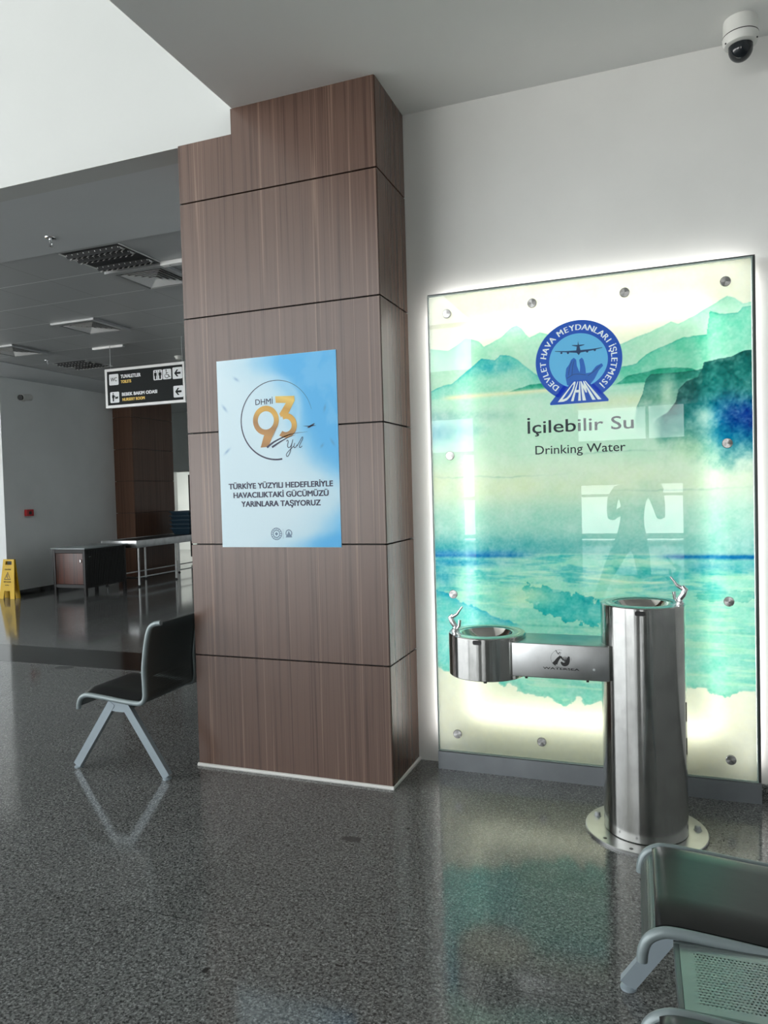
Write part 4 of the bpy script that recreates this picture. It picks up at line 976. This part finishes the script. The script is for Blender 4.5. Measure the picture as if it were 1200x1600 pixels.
# ------------------------------------------------------------------ ceiling fittings of the far hall
def vent(cx, cy, label):
    v = thing('ceiling_diffuser', (cx, cy, ZB), label, 'air vent', 'square ceiling diffusers')
    z = ZB + .004
    MB().box(cx - .235, cx + .235, cy - .235, cy + .235, z + .0, z + .001).build('backing', M['black'], v, smooth=False)
    b = MB()
    for s_ in ((-1, 0), (1, 0), (0, -1), (0, 1)):
        if s_[0]: b.box(cx + s_[0] * .295 - (.0 if s_[0] < 0 else .06), cx + s_[0] * .295 + (.06 if s_[0] < 0 else .0), cy - .295, cy + .295, z - .022, z)
        else: b.box(cx - .235, cx + .235, cy + s_[1] * .295 - (.0 if s_[1] < 0 else .06), cy + s_[1] * .295 + (.06 if s_[1] < 0 else .0), z - .022, z)
    b.build('frame', M['grey'], v, smooth=False)
    for k in range(5):
        r0 = .205 - k * .04; r1 = r0 - .026; vs = []
        for r_, zz in ((r0, z - .022), (r1, z - .003), (r0 - .003, z - .023), (r1 - .003, z - .004)):
            vs += [(cx - r_, cy - r_, zz), (cx + r_, cy - r_, zz), (cx + r_, cy + r_, zz), (cx - r_, cy + r_, zz)]
        fs = []
        for a in range(4):
            c = (a + 1) % 4; fs += [(a, c, 4 + c, 4 + a), (8 + a, 12 + a, 12 + c, 8 + c), (a, 8 + a, 8 + c, c), (4 + a, 4 + c, 12 + c, 12 + a)]
        MB().add(vs, fs).build('vane', M['alu'], v, smooth=False)
    return v
vent(-4.05, 5.30, 'square ceiling diffuser right behind the louvred lamp, nearest the pillar')
vent(-5.85, 6.50, 'square ceiling diffuser in the middle of the tiled ceiling')
vent(-7.65, 7.10, 'square ceiling diffuser at the left edge of the tiled ceiling')
def lamp(cx, cy, label):
    v = thing('ceiling_fitting', (cx, cy, ZB), label, 'ceiling lamp', 'louvred ceiling lamps')
    z = ZB + .005
    MB().box(cx - .285, cx + .285, cy - .255, cy + .255, z, z + .001).build('housing', M['dark'], v, smooth=False)
    b = MB(); b.box(cx - .295, cx + .295, cy + .255, cy + .295 - .02, z - .012, z); b.box(cx - .295, cx - .28, cy - .26, cy + .26, z - .004, z); b.box(cx + .28, cx + .295, cy - .26, cy + .26, z - .004, z)
    b.build('frame', M['alu'], v, smooth=False)
    for yo in (-.19, -.075, .15):
        b = MB()
        for s_ in (-1, 1): b.add([(cx - .26, cy + yo + s_ * .04, z - .002), (cx + .26, cy + yo + s_ * .04, z - .002), (cx + .26, cy + yo + s_ * .012, z - .03), (cx - .26, cy + yo + s_ * .012, z - .03)], [(0, 1, 2, 3)])
        b.build('reflector', M['dark'], v, smooth=False); b = MB()
        for k in range(10):
            x = cx - .25 + k * .0555; b.add([(x - .016, cy + yo + .036, z - .002), (x + .016, cy + yo + .036, z - .002), (x + .007, cy + yo + .004, z - .036), (x - .007, cy + yo + .004, z - .036)], [(0, 1, 2, 3)]); b.box(x - .003, x + .003, cy + yo - .036, cy + yo + .036, z - .014, z - .002)
        b.build('louver', M['alu'], v, smooth=False)
    return v
lamp(-4.05, 4.76, 'louvred ceiling lamp at the soffit edge beside the pillar')
lamp(-7.65, 8.30, 'small far louvred ceiling lamp above the hanging sign')
ap = thing('ceiling_fitting', (-3.55, 5.03, ZB), 'short white access panel trim beside the nearest diffuser, cut by the pillar', 'ceiling lamp')  # white trim bar of an access panel, gives no light
MB().box(-3.76, -3.2, 4.985, 5.045, ZB - .028, ZB + .006, .003).build('white_bar', M['alu'], ap); MB().lathe([(.006, ZB - .029), (0, ZB - .030)], (-3.68, 5.01, 0), 10).build('screw', M['dark'], ap)
ap = thing('ceiling_fitting', (-6.45, 7.46, ZB), 'thin white bar where the sign wire meets the ceiling', 'ceiling lamp')  # plain white bar on the ceiling, no lamp in it
MB().box(-6.70, -6.22, 7.44, 7.48, ZB - .02, ZB + .006, .003).build('white_bar', M['alu'], ap); MB().box(-6.68, -6.24, 7.445, 7.475, ZB - .022, ZB - .02).build('diffuser', M['sign_white'], ap, smooth=False)
def sprinkler(x, y_, z, label):
    v = thing('sprinkler', (x, y_, z), label, 'sprinkler', 'ceiling sprinklers')
    MB().lathe([(.040, z), (.038, z - .006), (.014, z - .010)], (x, y_, 0), 24).build('escutcheon', M['chrome'], v)
    b = MB(); b.lathe([(.010, z - .008), (.010, z - .024), (.005, z - .03)], (x, y_, 0), 14)
    for s_ in (-1, 1): b.tube([(x + s_ * .009, y_, z - .024), (x + s_ * .014, y_, z - .04), (x + s_ * .008, y_, z - .058), (x, y_, z - .062)], .003, 6)
    b.build('frame_yoke', M['chrome'], v)
    MB().lathe([(.016, z - .062), (.017, z - .065), (0, z - .066)], (x, y_, 0), 18).build('deflector', M['chrome'], v)
sprinkler(-4.115, 4.19, ZB, 'chrome sprinkler under the grey soffit strip')
sprinkler(-7.80, 7.80, ZB, 'tiny far sprinkler in the tiled ceiling at left')
sd = thing('smoke_detector', (-6.10, 8.42, ZB), 'small white smoke detector above the right end of the hanging sign', 'smoke detector')
MB().lathe([(.055, ZB + .006), (.055, ZB - .012)], (-6.10, 8.42, 0), 24).build('base', M['white_plastic'], sd)
MB().lathe([(.048, ZB - .012), (.040, ZB - .036), (.02, ZB - .046), (0, ZB - .046)], (-6.10, 8.42, 0), 24).build('cover', M['white_plastic'], sd)
bc = thing('bullet_camera', (-9.4, 8.86, 3.12), 'small white bullet camera high on the far left wall', 'security camera')
MB().lathe([(.05, 0), (.05, .02), (.02, .035), (.02, .07)], (-9.4, 8.86, 3.12), 20, 'X').build('wall_mount', M['white_plastic'], bc)
b = MB().tube([(-9.33, 8.95, 3.14), (-9.30, 8.74, 3.115)], .05, 18); b.build('housing', M['white_plastic'], bc)
MB().tube([(-9.3005, 8.745, 3.1155), (-9.296, 8.71, 3.111)], .043, 18).build('lens', M['black'], bc)
fa = thing('fire_alarm', (-9.4, 8.87, 1.245), 'red fire alarm box on the far left wall', 'fire alarm')
MB().box(-9.4, -9.35, 8.80, 8.945, 1.245, 1.35, .006).build('box', M['red'], fa)
MB().box(-9.351, -9.348, 8.845, 8.90, 1.27, 1.32).build('press_plate', M['dark'], fa, smooth=False)

# ------------------------------------------------------------------ wet floor sign
wy = 8.37
ws = thing('wet_floor_sign', (-9.30, wy, 0), 'yellow folding wet floor sign against the far left wall', 'floor sign')
def wet_panel(name, y_foot, y_top):
    z1 = .60; xc = -9.30
    def P(u, z): w = .155 - .045 * (z / z1); return (xc + u * w, y_foot + (y_top - y_foot) * z / z1, z)
    outer = [(-1, 0), (-.45, 0), (-.38, .10), (-.25, .135), (.25, .135), (.38, .10), (.45, 0), (1, 0), (1, z1), (-1, z1)]
    b = MB()
    hz0, hz1, hw = .515, .57, .55
    quads = [[(-1, 0), (-.45, 0), (-.38, .12), (-1, .12)], [(.45, 0), (1, 0), (1, .12), (.38, .12)], [(-1, .12), (1, .12), (1, hz0), (-1, hz0)], [(-1, hz0), (-hw, hz0), (-hw, hz1), (-1, hz1)], [(hw, hz0), (1, hz0), (1, hz1), (hw, hz1)], [(-1, hz1), (1, hz1), (1, z1), (-1, z1)]]
    for q in quads:
        vs = [P(*c) for c in q]; vb = [(v[0], v[1] + .012, v[2]) for v in vs]
        b.add(vs + vb, [(0, 1, 2, 3), (7, 6, 5, 4), (0, 4, 5, 1), (1, 5, 6, 2), (2, 6, 7, 3), (3, 7, 4, 0)])
    return b.build(name, M['yellow'], ws, smooth=False), P
fp, P = wet_panel('front_leaf', wy - .06, wy + .005)
wet_panel('rear_leaf', wy + .045, wy + .018)
def on(mb, fn):
    t_ = MB(); fn(t_)
    mb.add([(v[0], P(0, v[2])[1] - .002, v[2]) for v in t_.v], t_.f)
b = MB()
on(b, lambda t_: letter(t_, 'CAUTION', -9.365, -9.245, .435, .458, 0, .02))
on(b, lambda t_: letter(t_, 'WET FLOOR', -9.38, -9.23, .245, .270, 0, .02))
on(b, lambda t_: letter(t_, 'SLIPPERY', -9.345, -9.265, .200, .215, 0, .02))
def tri(t_):
    o_ = [(-9.305, .412), (-9.372, .290), (-9.238, .290)]; i_ = [(-9.305, .393), (-9.357, .299), (-9.253, .299)]
    for k in range(3): j = (k + 1) % 3; t_.add([(o_[k][0], 0, o_[k][1]), (o_[j][0], 0, o_[j][1]), (i_[j][0], 0, i_[j][1]), (i_[k][0], 0, i_[k][1])], [(0, 1, 2, 3)])
    disc(t_, -9.308, .366, .008, 0, 12); ribbon(t_, [(-9.310, .356), (-9.322, .330), (-9.300, .318), (-9.285, .305)], .010, 0); ribbon(t_, [(-9.325, .35), (-9.29, .338)], .006, 0)
on(b, tri)
b.build('lettering', M['black'], fp, smooth=False)

# ------------------------------------------------------------------ wooden cabinet and steel table
cb = thing('wooden_cabinet', (-8.5, 9.23, 0), 'dark wooden cabinet with a grey top and reddish door by the far wall', 'cabinet')
x0, x1, ya, yb = -8.815, -8.185, 8.76, 9.68
MB().box(x0 - .02, x1 + .02, ya - .02, yb + .03, .722, .742, .004).build('top', M['tabletop'], cb)
b = MB().box(x0 + .03, x1 - .012, ya + .03, yb - .01, .12, .715)
b.build('body', M['darkwood'], cb, smooth=False)
for (x, y_) in ((x0, ya), (x1 - .045, ya), (x0, yb - .045), (x1 - .045, yb - .045)): MB().box(x, x + .045, y_, y_ + .045, 0, .722, .003).build('leg', M['darkwood'], cb)
for za, zb in ((.13, .175), (.665, .72)): MB().box(x0 + .04, x1 - .04, ya + .005, ya + .03, za, zb).build('rail', M['darkwood'], cb, smooth=False)
dr = MB().box(x0 + .05, x1 - .05, ya + .008, ya + .03, .18, .66, .004).build('door', M['mahogany'], cb)
MB().tube([(x1 - .075, ya + .008, .56), (x1 - .075, ya - .014, .56), (x1 - .075, ya - .014, .53), (x1 - .09, ya + .0, .52)], .007, 8).build('handle', M['chrome'], dr)
b = MB()
for k in range(22): yy_ = ya + .06 + k * .037; b.box(x1 - .013, x1 - .004, yy_, yy_ + .024, .14, .70)
b.build('slatted_side', M['darkwood'], cb, smooth=False)
MB().tube([(x1 - .004, ya + .07, .60), (x1 + .014, ya + .07, .60), (x1 + .014, ya + .11, .603)], .006, 8).build('latch', M['chrome'], cb)

tb = thing('steel_table', (-8.43, 11.3, 0), 'long stainless steel table between the wooden cabinet and the dark pillar', 'table')
TX0, TX1, TY0, TY1 = -8.80, -8.06, 9.80, 12.9
MB().box(TX0 + .02, TX1 - .02, TY0 + .02, TY1 - .02, .740, .768).build('tabletop', M['dark'], tb, smooth=False)
b = MB().box(TX1 - .02, TX1, TY0, TY1, .655, .778, .003); b.box(TX0 + .02, TX1 - .02, TY0, TY0 + .02, .655, .778, .003); b.box(TX0, TX0 + .02, TY0, TY1, .655, .778, .003); b.box(TX0 + .02, TX1 - .02, TY1 - .02, TY1, .655, .778, .003)
b.build('apron', M['steel_flat'], tb)
for x in (TX0 + .035, TX1 - .035):
    for y_ in (9.88, 10.88, 11.88, 12.82):
        lg = MB().cyl((x, y_, .03), .019, .63, 16).build('leg', M['steel_flat'], tb); MB().lathe([(.026, 0), (.026, .012), (.012, .016), (.012, .03)], (x, y_, 0), 16).build('foot', M['black'], lg)
for x in (TX0 + .035, TX1 - .035): MB().box(x - .008, x + .008, 9.90, 12.8, .150, .170).build('stretcher', M['steel_flat'], tb, smooth=False)
for y_ in (9.88, 12.82): MB().box(TX0 + .05, TX1 - .05, y_ - .01, y_ + .01, .150, .170).build('cross_rail', M['steel_flat'], tb, smooth=False)
# stack of trays on the table
def tray():
    r = thing('plastic_tray', (0, 0, 0), 'dark blue plastic tray', 'tray', 'dark blue trays stacked on the steel table', local=True)
    b = MB(); w0, w1, l0, l1, h, t_ = .17, .215, .23, .28, .13, .006
    vs = []
    for (w, l, z) in ((w0, l0, 0), (w1, l1, h), (w1 - t_, l1 - t_, h), (w0 - t_, l0 - t_, t_)): vs += [(-w, -l, z), (w, -l, z), (w, l, z), (-w, l, z)]
    fs = [(3, 2, 1, 0), (12, 13, 14, 15)]
    for k in range(3):
        for a in range(4): c = (a + 1) % 4; fs.append((k * 4 + a, k * 4 + c, k * 4 + 4 + c, k * 4 + 4 + a))
    b.add(vs, fs).build('shell', M['crate'], r, smooth=False)
    b = MB(); b.box(-w1 - .012, w1 + .012, -l1 - .012, -l1 + .002, h - .02, h); b.box(-w1 - .012, w1 + .012, l1 - .002, l1 + .012, h - .02, h); b.box(-w1 - .012, -w1 + .002, -l1, l1, h - .02, h); b.box(w1 - .002, w1 + .012, -l1, l1, h - .02, h)
    b.build('rim', M['crate'], r, smooth=False)
    return r
t0 = tray(); NT = ['lowest', 'second lowest', 'middle', 'second highest', 'topmost']
for k in range(5):
    o = t0 if k == 0 else copy_tree(t0)
    o.location = (-8.45, 11.80, .769 + k * .078); o['label'] = f'dark blue plastic tray on the steel table, {NT[k]} of the stack'

# ------------------------------------------------------------------ the photographer, mirrored in the glass panel
pe = bpy.data.meshes.new('person'); V = []; E_ = []; Rr = []
def node(p, r, parent=None):
    V.append(p); Rr.append(r if isinstance(r, tuple) else (r, r))
    if parent is not None: E_.append((parent, len(V) - 1))
    return len(V) - 1
PY = -.47
pel = node((-.24, PY, .95), (.175, .125)); wa = node((-.225, PY, 1.10), (.175, .118), pel); ch = node((-.215, PY, 1.28), (.195, .125), wa); sh = node((-.205, PY + .01, 1.43), (.14, .095), ch)
nk = node((-.20, PY + .03, 1.51), .058, sh); hd0 = node((-.198, PY + .05, 1.57), .075, nk); hd1 = node((-.198, PY + .05, 1.645), (.082, .098), hd0); hd2 = node((-.198, PY + .04, 1.715), (.06, .075), hd1)
for sx, el, wr in ((1, (.055, PY + .12, 1.15), (.055, -.13, 1.395)), (-1, (-.425, PY + .12, 1.15), (-.085, -.14, 1.40))):
    s0 = node((-.205 + sx * .16, PY, 1.42), .068, sh); s1 = node((-.205 + sx * .205, PY, 1.36), .060, s0)
    e = node(el, .045, s1); fmid = node(tuple(e_ * .5 + w_ * .5 for e_, w_ in zip(el, wr)), .042, e); w0 = node(wr, .029, fmid)
    # hand around the phone
    px = .038 * sx
    palm = node((px + sx * .012, -.075, 1.425), (.030, .016), w0); kn = node((px + sx * .014, -.045, 1.452), (.034, .014), palm)
    for k in range(4):
        z = 1.430 + k * .017; f0 = node((px + sx * .012, -.032, z), .0085, kn); f1 = node((px + sx * .014, -.012, z + .006), .0072, f0); node((px - sx * .004, -.0035, z + .008 + .002 * k), .0062, f1)
    t0_ = node((px - sx * .004, -.072, 1.438), .011, palm); t1_ = node((px - sx * .016, -.052, 1.455), .0095, t0_); node((px - sx * .020, -.036, 1.472), .008, t1_)
for sx, kneep, ank in ((1, (-.10, PY + .03, .50), (-.06, PY - .02, .09)), (-1, (-.50, PY + .02, .50), (-.66, PY - .02, .09))):
    h = node((-.24 + sx * .09, PY, .86), .092, pel); th = node(tuple(.5 * a + .5 * c for a, c in zip((-.24 + sx * .09, PY, .86), kneep)), .082, h)
    k_ = node(kneep, .058, th); cf = node(tuple(.65 * a + .35 * c for a, c in zip(kneep, ank)), .056, k_); an = node(ank, .038, cf)
    ft_ = node((ank[0], ank[1] + .09, .045), (.042, .038), an); node((ank[0] + sx * .01, ank[1] + .18, .033), (.040, .030), ft_)
pe.from_pydata(V, E_, [])
ob = bpy.data.objects.new('person', pe); COL.objects.link(ob)
sk = ob.modifiers.new('skin', 'SKIN'); sk.use_smooth_shade = True
for v, r in zip(pe.skin_vertices[0].data, Rr): v.radius = r
pe.skin_vertices[0].data[0].use_root = True
sb = ob.modifiers.new('smooth', 'SUBSURF'); sb.levels = 2; sb.render_levels = 2
dg = bpy.context.evaluated_depsgraph_get(); dg.update()
me2 = bpy.data.meshes.new_from_object(ob.evaluated_get(dg)); bpy.data.objects.remove(ob)
me2.name = 'person'
for mm in (M['skin'], mat('black_shirt', (.012, .012, .014), .8), mat('dark_trousers', (.02, .022, .03), .8), mat('black_shoes', (.008, .008, .008), .5)): me2.materials.append(mm)
for p in me2.polygons:
    c = p.center; k = 0
    if c.z < .085: k = 3
    elif c.z < .96: k = 2
    elif c.z < 1.485 and c.y < PY + .115 and not (c.z > 1.46 and abs(c.x + .2) < .055): k = 1
    p.material_index = k; p.use_smooth = True
me2.transform(Matrix.Translation((.24, -PY, 0)))
pers = bpy.data.objects.new('person', me2); COL.objects.link(pers); pers.location = (-.24, PY, 0)
tag(pers, 'person in dark clothes raising a phone, seen mirrored in the glass panel', 'person')
ORG[pers.name] = (-.24, PY, 0)
b = MB(); N_ = 20
for (zz, rr, yo) in ((1.66, .098, -.012), (1.70, .098, -.012)): pass
b.lathe([(.094, 1.640), (.099, 1.672), (.094, 1.705), (.076, 1.735), (.045, 1.752), (0, 1.757)], (-.198, PY + .028, 0), 28); hr = b.build('hair', M['hair'], pers)
fc = MB(); 
for sx in (-1, 1): fc.lathe([(.011, PY + .136), (.011, PY + .142), (0, PY + .145)], (-.198 + sx * .031, 0, 1.650), 12, 'Y')
fc.build('eyes', M['white_plastic'], pers)
fc = MB(); fc.tube([(-.198, PY + .138, 1.652), (-.198, PY + .155, 1.625), (-.198, PY + .162, 1.612), (-.198, PY + .140, 1.604)], [.006, .009, .012, .007], 10)
fc.tube([(-.224, PY + .128, 1.580), (-.198, PY + .138, 1.577), (-.172, PY + .128, 1.580)], .005, 8)
for sx in (-1, 1): fc.tube([(-.198 + sx * .082, PY + .045, 1.665), (-.198 + sx * .094, PY + .035, 1.65), (-.198 + sx * .086, PY + .048, 1.615)], .010, 8)
fc.build('face', M['skin'], pers)
ph = thing('phone', (0, -.012, 1.43), 'dark phone in the raised hands of the mirrored person', 'phone')
MB().box(-.034, .034, -.021, -.0135, 1.385, 1.535, .003).build('body', M['black'], ph)
b = MB(); 
for z in (1.515, 1.49): b.lathe([(.008, -.0135), (.008, -.0115), (0, -.0115)], (-.018, 0, z), 14, 'Y')
b.build('lens', M['chrome'], ph)
